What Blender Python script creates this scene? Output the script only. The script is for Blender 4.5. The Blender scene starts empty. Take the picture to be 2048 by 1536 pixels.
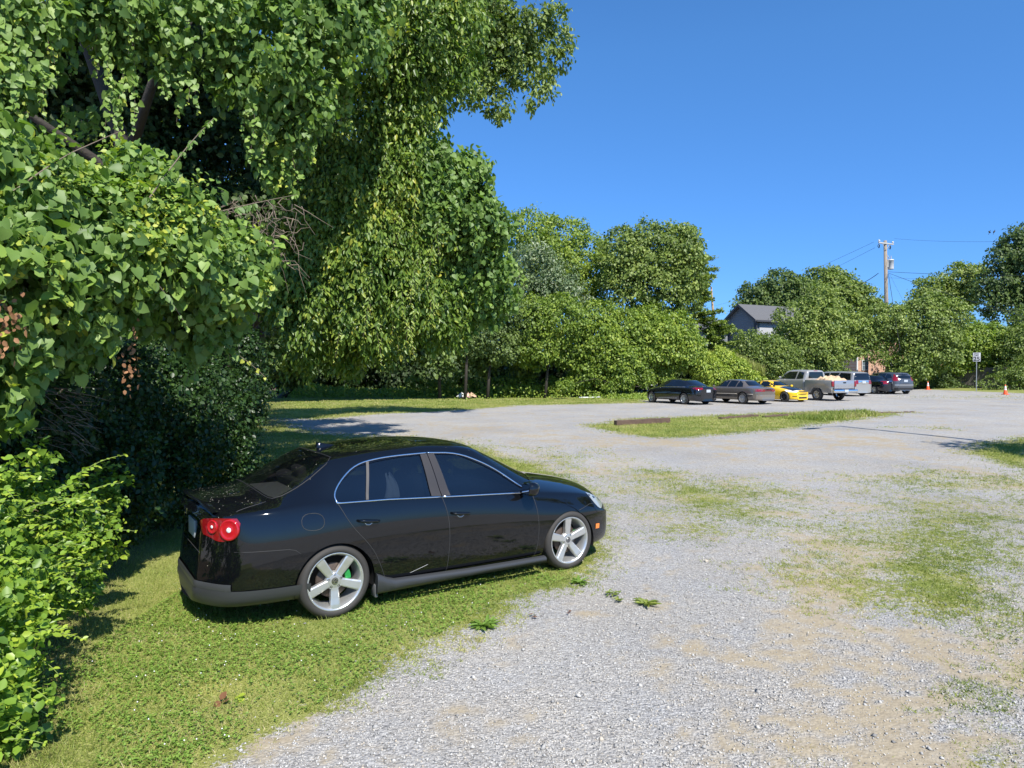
import bpy, bmesh, math, random
import numpy as np
from mathutils import Vector, Matrix
from mathutils.bvhtree import BVHTree
from mathutils.geometry import delaunay_2d_cdt
R=math.radians
SC=bpy.context.scene
rng=np.random.default_rng(7); random.seed(7)
# ---------------- camera, sky, sun, exposure ----------------
CAMH=2.10; F=1365.0; PIT=.0154
cam=bpy.data.objects.new('camera',bpy.data.cameras.new('camera')); SC.collection.objects.link(cam)
cam.location=(0,0,CAMH); cam.rotation_euler=(math.pi/2-PIT,0,0)
cam.data.sensor_fit='HORIZONTAL'; cam.data.sensor_width=36; cam.data.lens=36*F/2048
cam.data.clip_start=.1; cam.data.clip_end=3000; SC.camera=cam
SUNEL=R(50); SV=Vector((.37*math.cos(SUNEL),-.929*math.cos(SUNEL),math.sin(SUNEL))).normalized()
W=bpy.data.worlds.new('World'); SC.world=W; W.use_nodes=True
nt=W.node_tree; sk=nt.nodes.new('ShaderNodeTexSky'); sk.sky_type='NISHITA'; sk.sun_disc=False
sk.sun_elevation=SUNEL; sk.sun_rotation=math.atan2(SV.x,SV.y); sk.air_density=1.0; sk.dust_density=.15; sk.ozone_density=3.2; sk.altitude=100
bg=nt.nodes['Background']; tn=nt.nodes.new('ShaderNodeMix'); tn.data_type='RGBA'; tn.blend_type='MULTIPLY'; tn.inputs[0].default_value=1; tn.inputs[7].default_value=(.44,.80,1.12,1); nt.links.new(sk.outputs[0],tn.inputs[6]); 
gt=nt.nodes.new('ShaderNodeTexCoord'); gx=nt.nodes.new('ShaderNodeSeparateXYZ'); gr_=nt.nodes.new('ShaderNodeValToRGB'); g2_=nt.nodes.new('ShaderNodeMix'); g2_.data_type='RGBA'; g2_.blend_type='MULTIPLY'; g2_.inputs[0].default_value=1
gr_.color_ramp.elements[0].color=(.60,.60,.80,1); gr_.color_ramp.elements[1].position=.42; gr_.color_ramp.elements[1].color=(.98,1.,1.,1)
nt.links.new(gt.outputs['Generated'],gx.inputs[0]); nt.links.new(gx.outputs[2],gr_.inputs[0]); nt.links.new(tn.outputs[2],g2_.inputs[6]); nt.links.new(gr_.outputs[0],g2_.inputs[7]); nt.links.new(g2_.outputs[2],bg.inputs[0]); bg.inputs[1].default_value=.11
sl=bpy.data.lights.new('sun','SUN'); sl.energy=4.8; sl.angle=R(.53); sl.color=(1,.955,.88)
so=bpy.data.objects.new('sun',sl); SC.collection.objects.link(so); so.rotation_euler=SV.to_track_quat('Z','Y').to_euler()
SC.view_settings.view_transform='Standard'; SC.view_settings.look='None'; SC.view_settings.exposure=.70; SC.view_settings.gamma=1
# ---------------- helpers ----------------
def gz(x,y):
    x=np.asarray(x,float); y=np.asarray(y,float)
    s=np.clip((y-12)/18,0,1); s=s*s*(3-2*s)
    return .0096*np.clip(y-15,0,60)+.0086*np.clip(x-2,0,60)*s
def at(px,py,D):
    "point at forward distance D seen in that direction"
    return np.array([(px-1024)/F*D, D, CAMH+(768-py)/F*D-PIT*D])
def grd(px,py):
    t=30.
    dy=(768-py)/F-PIT; X=(px-1024)/F
    for _ in range(60):
        z=float(gz(X*t,t)); t=.5*t+.5*min(max((z-CAMH)/dy,1) if dy<-1e-4 else 120,120)
    return np.array([X*t,t,float(gz(X*t,t))])
def mesh(name,V,faces,mat=None,parent=None,v=None,smooth=False,mi=None):
    "faces: list of int arrays (n,k)"
    V=np.asarray(V,np.float32); me=bpy.data.meshes.new(name)
    me.vertices.add(len(V)); me.vertices.foreach_set('co',V.ravel())
    if isinstance(faces,np.ndarray): faces=[faces]
    tot=sum(f.size for f in faces); npoly=sum(len(f) for f in faces)
    me.loops.add(tot); me.loops.foreach_set('vertex_index',np.concatenate([f.ravel() for f in faces]).astype(np.int32))
    st=[];o=0
    for f in faces:
        k=f.shape[1]; st.append(o+np.arange(len(f))*k); o+=f.size
    me.polygons.add(npoly); me.polygons.foreach_set('loop_start',np.concatenate(st).astype(np.int32))
    me.update(calc_edges=True)
    if v is not None:
        a=me.attributes.new('v','FLOAT','POINT'); a.data.foreach_set('value',np.asarray(v,np.float32))
    if smooth: me.polygons.foreach_set('use_smooth',np.ones(npoly,bool))
    return link(name,me,mat,parent)
def link(name,me,mat=None,parent=None):
    o=bpy.data.objects.new(name,me); SC.collection.objects.link(o)
    if mat is not None:
        for m in (mat if isinstance(mat,(list,tuple)) else [mat]): me.materials.append(m)
    if parent is not None: o.parent=parent
    return o
def tag(o,label=None,cat=None,group=None,kind=None):
    for k,x in (('label',label),('category',cat),('group',group),('kind',kind)):
        if x: o[k]=x
    return o
def empty(name,loc=(0,0,0),rz=0,**k):
    o=bpy.data.objects.new(name,None); SC.collection.objects.link(o); o.location=loc; o.rotation_euler=(0,0,rz); o.empty_display_size=.2
    return tag(o,**k)
def kids(o): return [c for c in bpy.data.objects if c.parent==o]
def copy_tree(o,parent=None):
    c=o.copy(); SC.collection.objects.link(c)
    if parent is not None: c.parent=parent
    for k in kids(o): copy_tree(k,c)
    return c
# python-side small mesh builder
class MB:
    def __init__(s): s.V=[];s.F=[];s.S=[]
    def add(s,V,Fc,sm=False):
        b=len(s.V); s.V+= [tuple(map(float,v)) for v in V]; s.F+=[tuple(b+i for i in f) for f in Fc]; s.S+=[sm]*len(Fc); return s
    def box(s,c,d,rz=0,rot=None):
        M=rot or Matrix.Rotation(rz,3,'Z'); c=Vector(c); V=[]
        for x in(-.5,.5):
            for y in(-.5,.5):
                for z in(-.5,.5): V.append(c+M@Vector((x*d[0],y*d[1],z*d[2])))
        return s.add(V,[(0,1,3,2),(4,6,7,5),(0,4,5,1),(2,3,7,6),(0,2,6,4),(1,5,7,3)])
    def tube(s,P,r,n=8,cap=True):
        P=[Vector(p) for p in P]; r=[float(q) for q in r] if hasattr(r,'__len__') else [float(r)]*len(P); V=[];Fc=[]
        up=None
        for i,p in enumerate(P):
            t=(P[min(i+1,len(P)-1)]-P[max(i-1,0)]).normalized()
            if up is None: up=Vector((0,0,1)) if abs(t.z)<.9 else Vector((1,0,0))
            a=t.cross(up).normalized(); b=a.cross(t).normalized(); up=b
            for k in range(n):
                q=2*math.pi*k/n; V.append(p+r[i]*(a*math.cos(q)+b*math.sin(q)))
        for i in range(len(P)-1):
            for k in range(n): Fc.append((i*n+k,i*n+(k+1)%n,(i+1)*n+(k+1)%n,(i+1)*n+k))
        s.add(V,Fc,True)
        if cap: 
            m=len(s.V)-len(V); s.F+=[tuple(m+k for k in range(n))[::-1],tuple(m+(len(P)-1)*n+k for k in range(n))]; s.S+=[False]*2
        return s
    def lathe(s,prof,n=32,M=None,sm=True):
        "prof list of (r,h) around Z"
        V=[];Fc=[]; M=M or Matrix.Identity(4)
        for r_,h in prof:
            for k in range(n):
                q=2*math.pi*k/n; V.append(M@Vector((r_*math.cos(q),r_*math.sin(q),h)))
        for i in range(len(prof)-1):
            for k in range(n): Fc.append((i*n+k,i*n+(k+1)%n,(i+1)*n+(k+1)%n,(i+1)*n+k))
        return s.add(V,Fc,sm)
    def prism(s,poly,h0,h1,M=None):
        M=M or Matrix.Identity(4); n=len(poly)
        V=[M@Vector((x,y,h0)) for x,y in poly]+[M@Vector((x,y,h1)) for x,y in poly]
        return s.add(V,[tuple(range(n))[::-1],tuple(range(n,2*n))]+[(i,(i+1)%n,n+(i+1)%n,n+i) for i in range(n)])
    def build(s,name,mat,parent=None,bevel=0,seg=2):
        me=bpy.data.meshes.new(name); me.from_pydata(s.V,[],s.F); me.polygons.foreach_set('use_smooth',s.S); me.update()
        if bevel:
            bm=bmesh.new(); bm.from_mesh(me); bmesh.ops.remove_doubles(bm,verts=bm.verts,dist=1e-5)
            ed=[e for e in bm.edges if len(e.link_faces)==2 and e.calc_face_angle(0)>.5]
            bmesh.ops.bevel(bm,geom=ed,offset=bevel,segments=seg,affect='EDGES',profile=.5,clamp_overlap=True)
            for f in bm.faces: f.smooth=True
            bm.to_mesh(me); bm.free()
        return link(name,me,mat,parent)
# ---------------- materials ----------------
def M_(name,col,rough=.5,metal=0,coat=0,spec=.5,var=0,scale=5,bump=0,bscale=40,trans=0,alpha=1,emis=None):
    m=bpy.data.materials.new(name); m.use_nodes=True; n=m.node_tree; p=n.nodes['Principled BSDF']
    p.inputs['Base Color'].default_value=(*col,1); p.inputs['Roughness'].default_value=rough; p.inputs['Metallic'].default_value=metal
    p.inputs['Coat Weight'].default_value=coat; p.inputs['Coat Roughness'].default_value=.02; p.inputs['Specular IOR Level'].default_value=spec
    p.inputs['Transmission Weight'].default_value=trans
    tc=n.nodes.new('ShaderNodeTexCoord')
    if var:
        no=n.nodes.new('ShaderNodeTexNoise'); no.inputs['Scale'].default_value=scale; no.inputs['Detail'].default_value=6; n.links.new(tc.outputs['Object'],no.inputs['Vector'])
        mx=n.nodes.new('ShaderNodeMix'); mx.data_type='RGBA'; n.links.new(no.outputs['Fac'],mx.inputs[0])
        mx.inputs[6].default_value=(*[c*(1-var) for c in col],1); mx.inputs[7].default_value=(*[min(1,c*(1+var)) for c in col],1)
        n.links.new(mx.outputs[2],p.inputs['Base Color'])
    if bump:
        nb=n.nodes.new('ShaderNodeTexNoise'); nb.inputs['Scale'].default_value=bscale; nb.inputs['Detail'].default_value=4; n.links.new(tc.outputs['Object'],nb.inputs['Vector'])
        b=n.nodes.new('ShaderNodeBump'); b.inputs['Strength'].default_value=bump; b.inputs['Distance'].default_value=.02; n.links.new(nb.outputs['Fac'],b.inputs['Height']); n.links.new(b.outputs[0],p.inputs['Normal'])
    return m
def ramp(n,stops,inter='LINEAR'):
    r=n.nodes.new('ShaderNodeValToRGB'); e=r.color_ramp; e.interpolation=inter
    while len(e.elements)<len(stops): e.elements.new(.5)
    for i,(p,c) in enumerate(stops): e.elements[i].position=p; e.elements[i].color=(*c,1)
    return r
def leafmat(name,stops,rough=.42,tr=.3,spec=.4,clump=1.2,amt=.35):
    m=bpy.data.materials.new(name); m.use_nodes=True; n=m.node_tree; L=n.links.new; p=n.nodes['Principled BSDF']; out=n.nodes['Material Output']
    a=n.nodes.new('ShaderNodeAttribute'); a.attribute_name='v'
    g=n.nodes.new('ShaderNodeNewGeometry'); no=n.nodes.new('ShaderNodeTexNoise'); no.inputs['Scale'].default_value=clump; no.inputs['Detail'].default_value=2
    L(g.outputs['Position'],no.inputs['Vector'])
    m1=n.nodes.new('ShaderNodeMath'); m1.operation='MULTIPLY_ADD'; L(no.outputs['Fac'],m1.inputs[0]); m1.inputs[1].default_value=amt*2; m1.inputs[2].default_value=-amt
    m2=n.nodes.new('ShaderNodeMath'); m2.operation='ADD'; m2.use_clamp=True; L(a.outputs['Fac'],m2.inputs[0]); L(m1.outputs[0],m2.inputs[1])
    r=ramp(n,stops); L(m2.outputs[0],r.inputs[0]); L(r.outputs[0],p.inputs['Base Color'])
    p.inputs['Roughness'].default_value=rough; p.inputs['Specular IOR Level'].default_value=spec
    t=n.nodes.new('ShaderNodeBsdfTranslucent'); hs=n.nodes.new('ShaderNodeMix'); hs.data_type='RGBA'; hs.blend_type='MULTIPLY'; hs.inputs[0].default_value=1
    L(r.outputs[0],hs.inputs[6]); hs.inputs[7].default_value=(1.3,1.5,.5,1); L(hs.outputs[2],t.inputs[0])
    mx=n.nodes.new('ShaderNodeMixShader'); mx.inputs[0].default_value=tr; L(p.outputs[0],mx.inputs[1]); L(t.outputs[0],mx.inputs[2]); L(mx.outputs[0],out.inputs[0])
    return m
def G(*c): return tuple(c)
LM=dict(
 vine=leafmat('heart_leaf',[(0,G(.075,.145,.028)),(.45,G(.155,.250,.052)),(.8,G(.22,.33,.06)),(1,G(.42,.45,.06))],rough=.5),
 bush=leafmat('honeysuckle_leaf',[(0,G(.075,.150,.022)),(.5,G(.20,.32,.035)),(1,G(.42,.50,.055))],rough=.4),
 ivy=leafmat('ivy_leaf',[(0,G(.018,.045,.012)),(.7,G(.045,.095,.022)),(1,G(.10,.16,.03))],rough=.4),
 pecan=leafmat('hanging_leaf',[(0,G(.062,.120,.018)),(.5,G(.155,.240,.038)),(.85,G(.28,.34,.05)),(1,G(.42,.40,.06))],rough=.4),
 far=leafmat('tree_leaf',[(0,G(.080,.122,.026)),(.5,G(.170,.235,.050)),(1,G(.29,.35,.08))],rough=.5,clump=.35,amt=.3),
 fary=leafmat('creeper_leaf',[(0,G(.095,.155,.020)),(.5,G(.205,.29,.042)),(1,G(.34,.40,.06))],rough=.5,clump=.35,amt=.3),
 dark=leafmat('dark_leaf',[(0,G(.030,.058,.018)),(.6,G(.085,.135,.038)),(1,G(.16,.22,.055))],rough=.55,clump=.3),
 silver=leafmat('silver_leaf',[(0,G(.09,.14,.06)),(.6,G(.20,.26,.13)),(1,G(.40,.43,.30))],rough=.4),
 grass=leafmat('grass_blade',[(0,G(.13,.185,.028)),(.4,G(.25,.295,.058)),(.72,G(.37,.365,.115)),(1,G(.46,.38,.21))],rough=.55,tr=.25,clump=.9,amt=.28),
 clover=leafmat('clover_leaf',[(0,G(.12,.21,.032)),(.6,G(.21,.32,.052)),(1,G(.31,.40,.08))],rough=.5,tr=.25),
 dead=leafmat('dead_leaf',[(0,G(.16,.07,.03)),(1,G(.38,.2,.1))],rough=.8,tr=.1),
)
BARK=M_('bark',(.045,.038,.03),.9,var=.4,scale=9,bump=.6,bscale=25)
TWIG=M_('twig',(.17,.13,.09),.8,var=.3)
STEM=M_('green_stem',(.2,.26,.07),.6)
# ---------------- noise ----------------
_h=rng.random((256,256))
def vnoise(x,y):
    x=np.asarray(x,float);y=np.asarray(y,float); xi=np.floor(x).astype(int);yi=np.floor(y).astype(int);fx=x-xi;fy=y-yi
    fx=fx*fx*(3-2*fx);fy=fy*fy*(3-2*fy); a=_h[xi%256,yi%256];b=_h[(xi+1)%256,yi%256];c=_h[xi%256,(yi+1)%256];d=_h[(xi+1)%256,(yi+1)%256]
    return (a*(1-fx)+b*fx)*(1-fy)+(c*(1-fx)+d*fx)*fy
def fbm(x,y,o=4):
    s=0;a=.5
    for i in range(o): s=s+a*vnoise(x*2**i+17*i,y*2**i+31*i); a*=.5
    return s/(1-.5**o)
def unit(a): return a/np.maximum(np.linalg.norm(a,axis=-1,keepdims=True),1e-9)
# ---------------- leaves ----------------
TP={}
def tp(n,V,Fc): TP[n]=(np.array(V,float),[np.array(f) for f in Fc])
tp('heart',[(0,0,0),(.30,-.12,.05),(.52,.18,.10),(.36,.62,.05),(0,1,-.14),(-.36,.62,.05),(-.52,.18,.10),(-.30,-.12,.05),(0,.5,0)],
   [[[0,1,2,8],[8,2,3,4],[8,4,5,6],[0,8,6,7]]])
tp('lance',[(0,0,0),(.17,.3,.05),(.13,.7,.02),(0,1,-.10),(-.13,.7,.02),(-.17,.3,.05)],[[[0,1,2,3],[0,3,4,5]]])
tp('oval',[(0,0,0),(.27,.3,.06),(.24,.68,.04),(0,1,-.06),(-.24,.68,.04),(-.27,.3,.06)],[[[0,1,2,3],[0,3,4,5]]])
tp('dia',[(0,0,0),(.36,.45,.08),(0,1,0),(-.36,.45,.08)],[[[0,1,2],[0,2,3]]])
tp('blade',[(-.5,0,0),(.5,0,0),(.35,.55,.06),(-.35,.55,.06),(0,1,.25)],[[[0,1,2,3]],[[3,2,4]]])
def leaves(kind,P,Dr,Nn,S,v,wid=1.0):
    T,Fc=TP[kind]; k=len(T); N=len(P); Dr=unit(Dr); Nn=unit(Nn-(Nn*Dr).sum(1,keepdims=True)*Dr); X=np.cross(Dr,Nn)
    wd=(S*wid)[:,None,None]; S=S[:,None,None]
    V=P[:,None,:]+wd*T[None,:,0:1]*X[:,None,:]+S*T[None,:,1:2]*Dr[:,None,:]+S*T[None,:,2:3]*Nn[:,None,:]
    off=(np.arange(N)*k)[:,None,None]
    return V.reshape(-1,3),[(f[None]+off).reshape(-1,f.shape[1]) for f in Fc],np.repeat(v,k)
class Fol:
    "collects leaves of one mesh"
    def __init__(s): s.A=[]
    def add(s,*a,**k): s.A.append(leaves(*a,**k)); return s
    def build(s,name,mat,parent=None):
        V=[];v=[];F4=[];F3=[];o=0
        for a,fs,vv in s.A:
            V.append(a);v.append(vv)
            for f in fs: (F4 if f.shape[1]==4 else F3).append(f+o)
            o+=len(a)
        fs=[]
        if F4: fs.append(np.concatenate(F4))
        if F3: fs.append(np.concatenate(F3))
        return mesh(name,np.concatenate(V),fs,mat,parent,v=np.concatenate(v))
def rdir(n): return unit(rng.normal(size=(n,3)))
def blobfol(fol,blobs,kind,size,ncl,per,cr,up=.5,down=.7,flat=.75,inner=.25,vbase=.35,vvar=.25,back=.6,wid=1,strand=0):
    "blobs: (centre, radii) in world. leaves in clusters on a rough shell"
    vol=np.array([b[1][0]*b[1][2]+b[1][1]*b[1][2]*.5 for b in blobs]); pr=vol/vol.sum(); idx=rng.choice(len(blobs),ncl,p=pr)
    C=np.array([b[0] for b in blobs])[idx]; Rr=np.array([b[1] for b in blobs])[idx]
    d=rdir(ncl); m=d[:,1]>back; d[m,1]*=-1
    nz=.76+.48*fbm(C[:,0]*.7+d[:,0]*2.3+d[:,1]*1.3+50,d[:,2]*2.3+C[:,2]*.7+d[:,1]+50,3)
    rad=np.where(rng.random(ncl)<inner,rng.uniform(.45,.85,ncl),rng.uniform(.86,1.06,ncl))*nz
    P=C+d*Rr*rad[:,None]
    out=unit(d/Rr)
    cv=np.clip(vbase+rng.normal(0,vvar*.6,ncl),0,1)
    n=rng.poisson(per,ncl)+2; ii=np.repeat(np.arange(ncl),n); N=len(ii)
    q=rdir(N)*rng.random((N,1))**.5*cr; q[:,2]*=flat
    if strand: q[:,2]-=rng.random(N)**1.5*strand; q[:,:2]*=np.clip(1+q[:,2:3]/(strand*2.2),.3,1)
    PP=P[ii]+q
    g=gz(PP[:,0],PP[:,1])+.01; k=PP[:,2]>g; PP=PP[k]; ii=ii[k]; N=len(ii)
    No=out[ii]*.8+np.array([0,0,up])+rng.normal(0,.55,(N,3))
    Dr=rng.normal(0,.5,(N,3))+out[ii]*.3+np.array([0,0,-down])
    S=size*np.clip(np.exp(rng.normal(-.06,.30,N)),.4,1.4); v=np.clip(cv[ii]+rng.normal(0,vvar,N),0,1)
    fol.add(kind,PP,Dr,No,S,v,wid=wid)
    return P
def pb(px,py,D,r,rz=None,ry=None,dep=None):
    "blob from direction, distance and apparent radius"
    rz=rz or r; s=D/F
    return (at(px,py,D),np.array([r*s,(dep if dep else r*s*.9),rz*s]))
def trunk(name,pts,r,parent,mat=None,limbs=(),seg=10):
    m=MB(); m.tube(pts,r,seg)
    for lp,lr in limbs: m.tube(lp,lr,6)
    return m.build(name,mat or BARK,parent)
def autolimbs(base,top,blobs,r0,n=8):
    L=[]
    for b in blobs[:n]:
        c=Vector(b[0]); t=rng.uniform(.35,.9); s=Vector(base).lerp(Vector(top),t); mid=s.lerp(c,.5)+Vector((0,0,.1*(c-s).length))
        L.append(([s,s.lerp(mid,.5)+Vector(rng.normal(0,.25,3)),mid+Vector(rng.normal(0,.3,3)),c],[r0*.34,r0*.26,r0*.18,r0*.05]))
    return L
def tree(name,label,cat,base,blobs,mat,kind='dia',size=.16,ncl=1500,per=22,cr=.5,tr=.22,group=None,trunk_top=None,limbs=True,bend=None,**k):
    base=np.array(base,float); b0=empty(name,tuple(base),label=label,cat=cat,group=group)
    rel=[(b[0]-base,b[1]) for b in blobs]
    f=Fol(); 
    P=blobfol(f,blobs,kind,size,ncl,per,cr,**k)
    f.A=[(a-base,fs,v) for a,fs,v in f.A]; f.build('crown',LM[mat],b0)
    top=trunk_top if trunk_top is not None else np.mean([b[0] for b in rel],axis=0)
    m=[Vector((0,0,-.1)),Vector(bend) if bend else Vector((top[0]*.3,top[1]*.3,top[2]*.4)),Vector(top)]
    trunk('trunk',m,[tr,tr*.75,tr*.3],b0,limbs=autolimbs(m[1]*.5,m[2],rel,tr) if limbs else ())
    return b0
# ---------------- ground ----------------
def gpoly(px): return np.array([grd(*p)[:2] for p in px])
ZG=[ # outline on the ground, density, softness in metres per metre of distance
 (gpoly([(-900,1900),(120,1900),(330,1620),(450,1536),(600,1475),(740,1395),(830,1335),(1000,1240),(1060,1205),(1180,1172),(1235,1110),(1225,1010),(1130,950),(1010,905),(900,882),(800,874),(720,872),(640,866),(600,860),(560,840),(500,820),(420,812),(-900,812)]),1.0,.05),
 (gpoly([(-900,830),(560,836),(629,840),(734,830),(890,823),(1047,811),(1300,806),(1294,789),(1290,775),(-900,775)]),1.0,.03),
 (gpoly([(1165,851),(1240,838),(1480,828),(1650,821),(1830,825),(1760,834),(1700,842),(1590,857),(1440,871),(1330,877),(1230,868)]),.97,.03),
 (gpoly([(1660,862),(1760,856),(1840,860),(1940,864),(1900,852),(1780,848)]),.45,.03),
 (gpoly([(2100,868),(1960,884),(1905,905),(1985,930),(2100,955)]),.85,.03),
 (gpoly([(2200,925),(1960,945),(1860,950),(1840,975),(1900,1050),(1880,1120),(1840,1190),(1900,1260),(2200,1330)]),.66,.12),
 (gpoly([(2200,935),(1860,940),(1680,952),(1600,975),(1580,1040),(1480,1100),(1480,1180),(1620,1200),(1700,1230),(1850,1300),(2200,1340)]),.62,.14),
 (gpoly([(1180,905),(1300,930),(1500,960),(1700,985),(1720,1080),(1480,1085),(1300,1080),(1240,1060),(1180,960)]),.66,.14),
 (gpoly([(1650,1100),(1600,1160),(1660,1240),(1850,1260),(1820,1120)]),.60,.10),
 (gpoly([(1900,1320),(1820,1400),(1880,1500),(1860,1600),(2200,1600),(2200,1320)]),.60,.1),
 (gpoly([(1500,1430),(1480,1600),(1690,1600),(1700,1450)]),.52,.06),
 (gpoly([(950,880),(1180,905),(1250,960),(1130,950),(1010,905)]),.58,.08),
 (gpoly([(1000,1190),(1080,1230),(1010,1290),(880,1370),(780,1420),(640,1490),(560,1536),(450,1536),(740,1380)]),.55,.05),
 (gpoly([(1850,770),(1720,786),(1820,800),(2000,800),(2100,806),(2100,795)]),.35,.03),
 (gpoly([(2300,760),(1800,752),(1500,740),(1460,780),(1700,772),(1825,778),(2060,788),(2300,796)]),.95,.02),
]
ZD=[
 (gpoly([(1120,1536),(1330,1380),(1560,1240),(1620,1245),(1420,1390),(1260,1536)]),.30),
 (gpoly([(1000,960),(1180,930),(1420,985),(1640,1010),(1640,1030),(1400,1010),(1180,955)]),.36),
 (gpoly([(880,850),(1200,880),(1600,905),(1900,900),(1900,912),(1600,918),(1180,893),(880,862)]),.30),
 (gpoly([(1750,1300),(2048,1290),(2100,1380),(1900,1400),(1760,1360)]),.38),
 (gpoly([(1560,1240),(1720,1230),(1840,1290),(1800,1330),(1560,1330),(1440,1340),(1480,1290)]),.68),
 (gpoly([(1280,1430),(1480,1340),(1560,1400),(1500,1600),(1180,1600)]),.36),
 (gpoly([(1680,1400),(1860,1400),(1900,1480),(1980,1600),(1640,1600)]),.80),
 (gpoly([(1660,868),(1760,872),(1830,890),(1700,892),(1620,880)]),.75),
 (gpoly([(1150,868),(1450,885),(1600,900),(1400,905),(1180,890)]),.45),
 (gpoly([(1640,1080),(1780,1110),(1800,1220),(1640,1240),(1600,1160)]),.55),
 (gpoly([(1350,1130),(1440,1130),(1440,1190),(1340,1190)]),.45),
 (gpoly([(1240,1290),(1300,1280),(1310,1310),(1240,1320)]),.5),
 (gpoly([(200,1180),(260,1160),(300,1300),(280,1420),(120,1440),(130,1330)]),.62),
 (gpoly([(560,868),(700,862),(720,880),(600,890)]),.6),
 (gpoly([(1900,940),(2048,955),(2048,975),(1880,955)]),.6),
 (gpoly([(400,1400),(560,1340),(640,1390),(500,1470)]),.40),
]
def pdist(P,x,y):
    "signed distance, positive inside"
    x=x.ravel();y=y.ravel(); d=np.full(x.shape,1e9); ins=np.zeros(x.shape,bool)
    for i in range(len(P)):
        a=P[i];b=P[(i+1)%len(P)]; e=b-a; t=np.clip(((x-a[0])*e[0]+(y-a[1])*e[1])/(e@e+1e-12),0,1)
        d=np.minimum(d,(x-a[0]-t*e[0])**2+(y-a[1]-t*e[1])**2)
        c=((a[1]>y)!=(b[1]>y))&(x<(b[0]-a[0])*(y-a[1])/(b[1]-a[1]+1e-12)+a[0]); ins^=c
    return np.where(ins,1,-1)*np.sqrt(d)
def zone(x,y,Z):
    sh=np.shape(x); g=np.zeros(np.size(x)); D=np.hypot(np.ravel(x),np.ravel(y))
    for z in Z:
        s=(z[2] if len(z)>2 else .09)*D+.08; d=pdist(z[0],np.asarray(x),np.asarray(y))
        g=np.maximum(g,z[1]*np.clip(.5+d/s/2,0,1))
    return g.reshape(sh)
def grassg(x,y):
    g=zone(x,y,ZG); return g,g+np.clip(g*3,0,1)*(.42*(fbm(x*.9+9,y*.9,3)-.5)+.30*(fbm(x*3.1+70,y*3.1+30,2)-.5))-.06*(g<.02)
def grasscov(x,y):
    g,gp=grassg(x,y); n=.45*fbm(x*9+3,y*9,2)+.55*vnoise(x*30+5,y*30); return np.clip(.5+(n-.5+(gp-.5)*.9)/.16,0,1),g
def dirtcov(x,y):
    g=zone(x,y,ZD); n=.5*fbm(x*1.5+40,y*1.5+3,3)+.5*fbm(x*9+7,y*9,3)
    th=np.interp(g,[0,.3,.6,1],[.68,.54,.42,.28]); return np.clip(.5+(n-th)/.16,0,1)
ys=np.concatenate([[-80,-30,-12,-5,-2,0,.8],1.5*1.0085**np.arange(0,540),[170,220,320,500,900]])
ts=np.concatenate([[-6,-5,-4.2],np.arange(-3.2,3.3,.0125),[4.2,5,6]]); xs=5*np.sinh(ts)
GX,GY=np.meshgrid(xs,ys); gc=grassg(GX,GY)[1]; dc=dirtcov(GX,GY)
GZ=gz(GX,GY)+ (.010*(fbm(GX*3,GY*3,3)-.5)+.025*(fbm(GX*.6,GY*.6,2)-.5))*np.clip(GY/3,0,1)
ny,nx=GX.shape; I=(np.arange(ny-1)[:,None]*nx+np.arange(nx-1)[None,:]).ravel()
gm=bpy.data.materials.new('gravel_lot'); gm.use_nodes=True; n=gm.node_tree; Lk=n.links.new; p=n.nodes['Principled BSDF']
def N(t,**k):
    q=n.nodes.new(t)
    for a,b in k.items(): setattr(q,a,b)
    return q
def mixc(f,a,b,bt='MIX'):
    q=N('ShaderNodeMix',data_type='RGBA',blend_type=bt)
    for s,v_ in ((0,f),(6,a),(7,b)):
        if isinstance(v_,(int,float)): q.inputs[s].default_value=v_
        elif isinstance(v_,tuple): q.inputs[s].default_value=(*v_,1)
        else: Lk(v_,q.inputs[s])
    return q.outputs[2]
def mth(op,a,b=0.,c=0.,cl=False):
    q=N('ShaderNodeMath',operation=op,use_clamp=cl)
    for i,v_ in enumerate((a,b,c)):
        if isinstance(v_,(int,float)): q.inputs[i].default_value=v_
        else: Lk(v_,q.inputs[i])
    return q.outputs[0]
tc=N('ShaderNodeTexCoord'); OB=tc.outputs['Object']
def noise(sc,de=3,ro=.55):
    q=N('ShaderNodeTexNoise'); q.inputs['Scale'].default_value=sc; q.inputs['Detail'].default_value=de; q.inputs['Roughness'].default_value=ro; Lk(OB,q.inputs['Vector']); return q.outputs['Fac']
def voro(sc):
    q=N('ShaderNodeTexVoronoi'); q.inputs['Scale'].default_value=sc; Lk(OB,q.inputs['Vector']); return q
v1=voro(52); v2=voro(26)
cellr=ramp(n,[(0,(.29,.282,.268)),(.5,(.38,.372,.355)),(.85,(.445,.437,.415)),(1,(.52,.51,.485))]); sep=N('ShaderNodeSeparateColor'); Lk(v1.outputs['Color'],sep.inputs[0]); Lk(sep.outputs[0],cellr.inputs[0])
dk=mth('MULTIPLY_ADD',v1.outputs['Distance'],-.9,1.12,True)
grav=mixc(1.,cellr.outputs[0],mixc(dk,(.62,.62,.64),(1.,1.,1.)),'MULTIPLY')
big=ramp(n,[(.3,(.86,.85,.84)),(.5,(.97,.97,.97)),(.7,(1.08,1.06,1.02))]); Lk(noise(.35,4),big.inputs[0]); grav=mixc(1.,grav,big.outputs[0],'MULTIPLY')
tanr=ramp(n,[(.35,(.97,.98,1.)),(.72,(1.05,.98,.87))]); Lk(noise(.9,5),tanr.inputs[0]); grav=mixc(.8,grav,mixc(1.,grav,tanr.outputs[0],'MULTIPLY'))
ad=N('ShaderNodeAttribute',attribute_name='dirt'); ag=N('ShaderNodeAttribute',attribute_name='v'); ar=N('ShaderNodeAttribute',attribute_name='duff')
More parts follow.
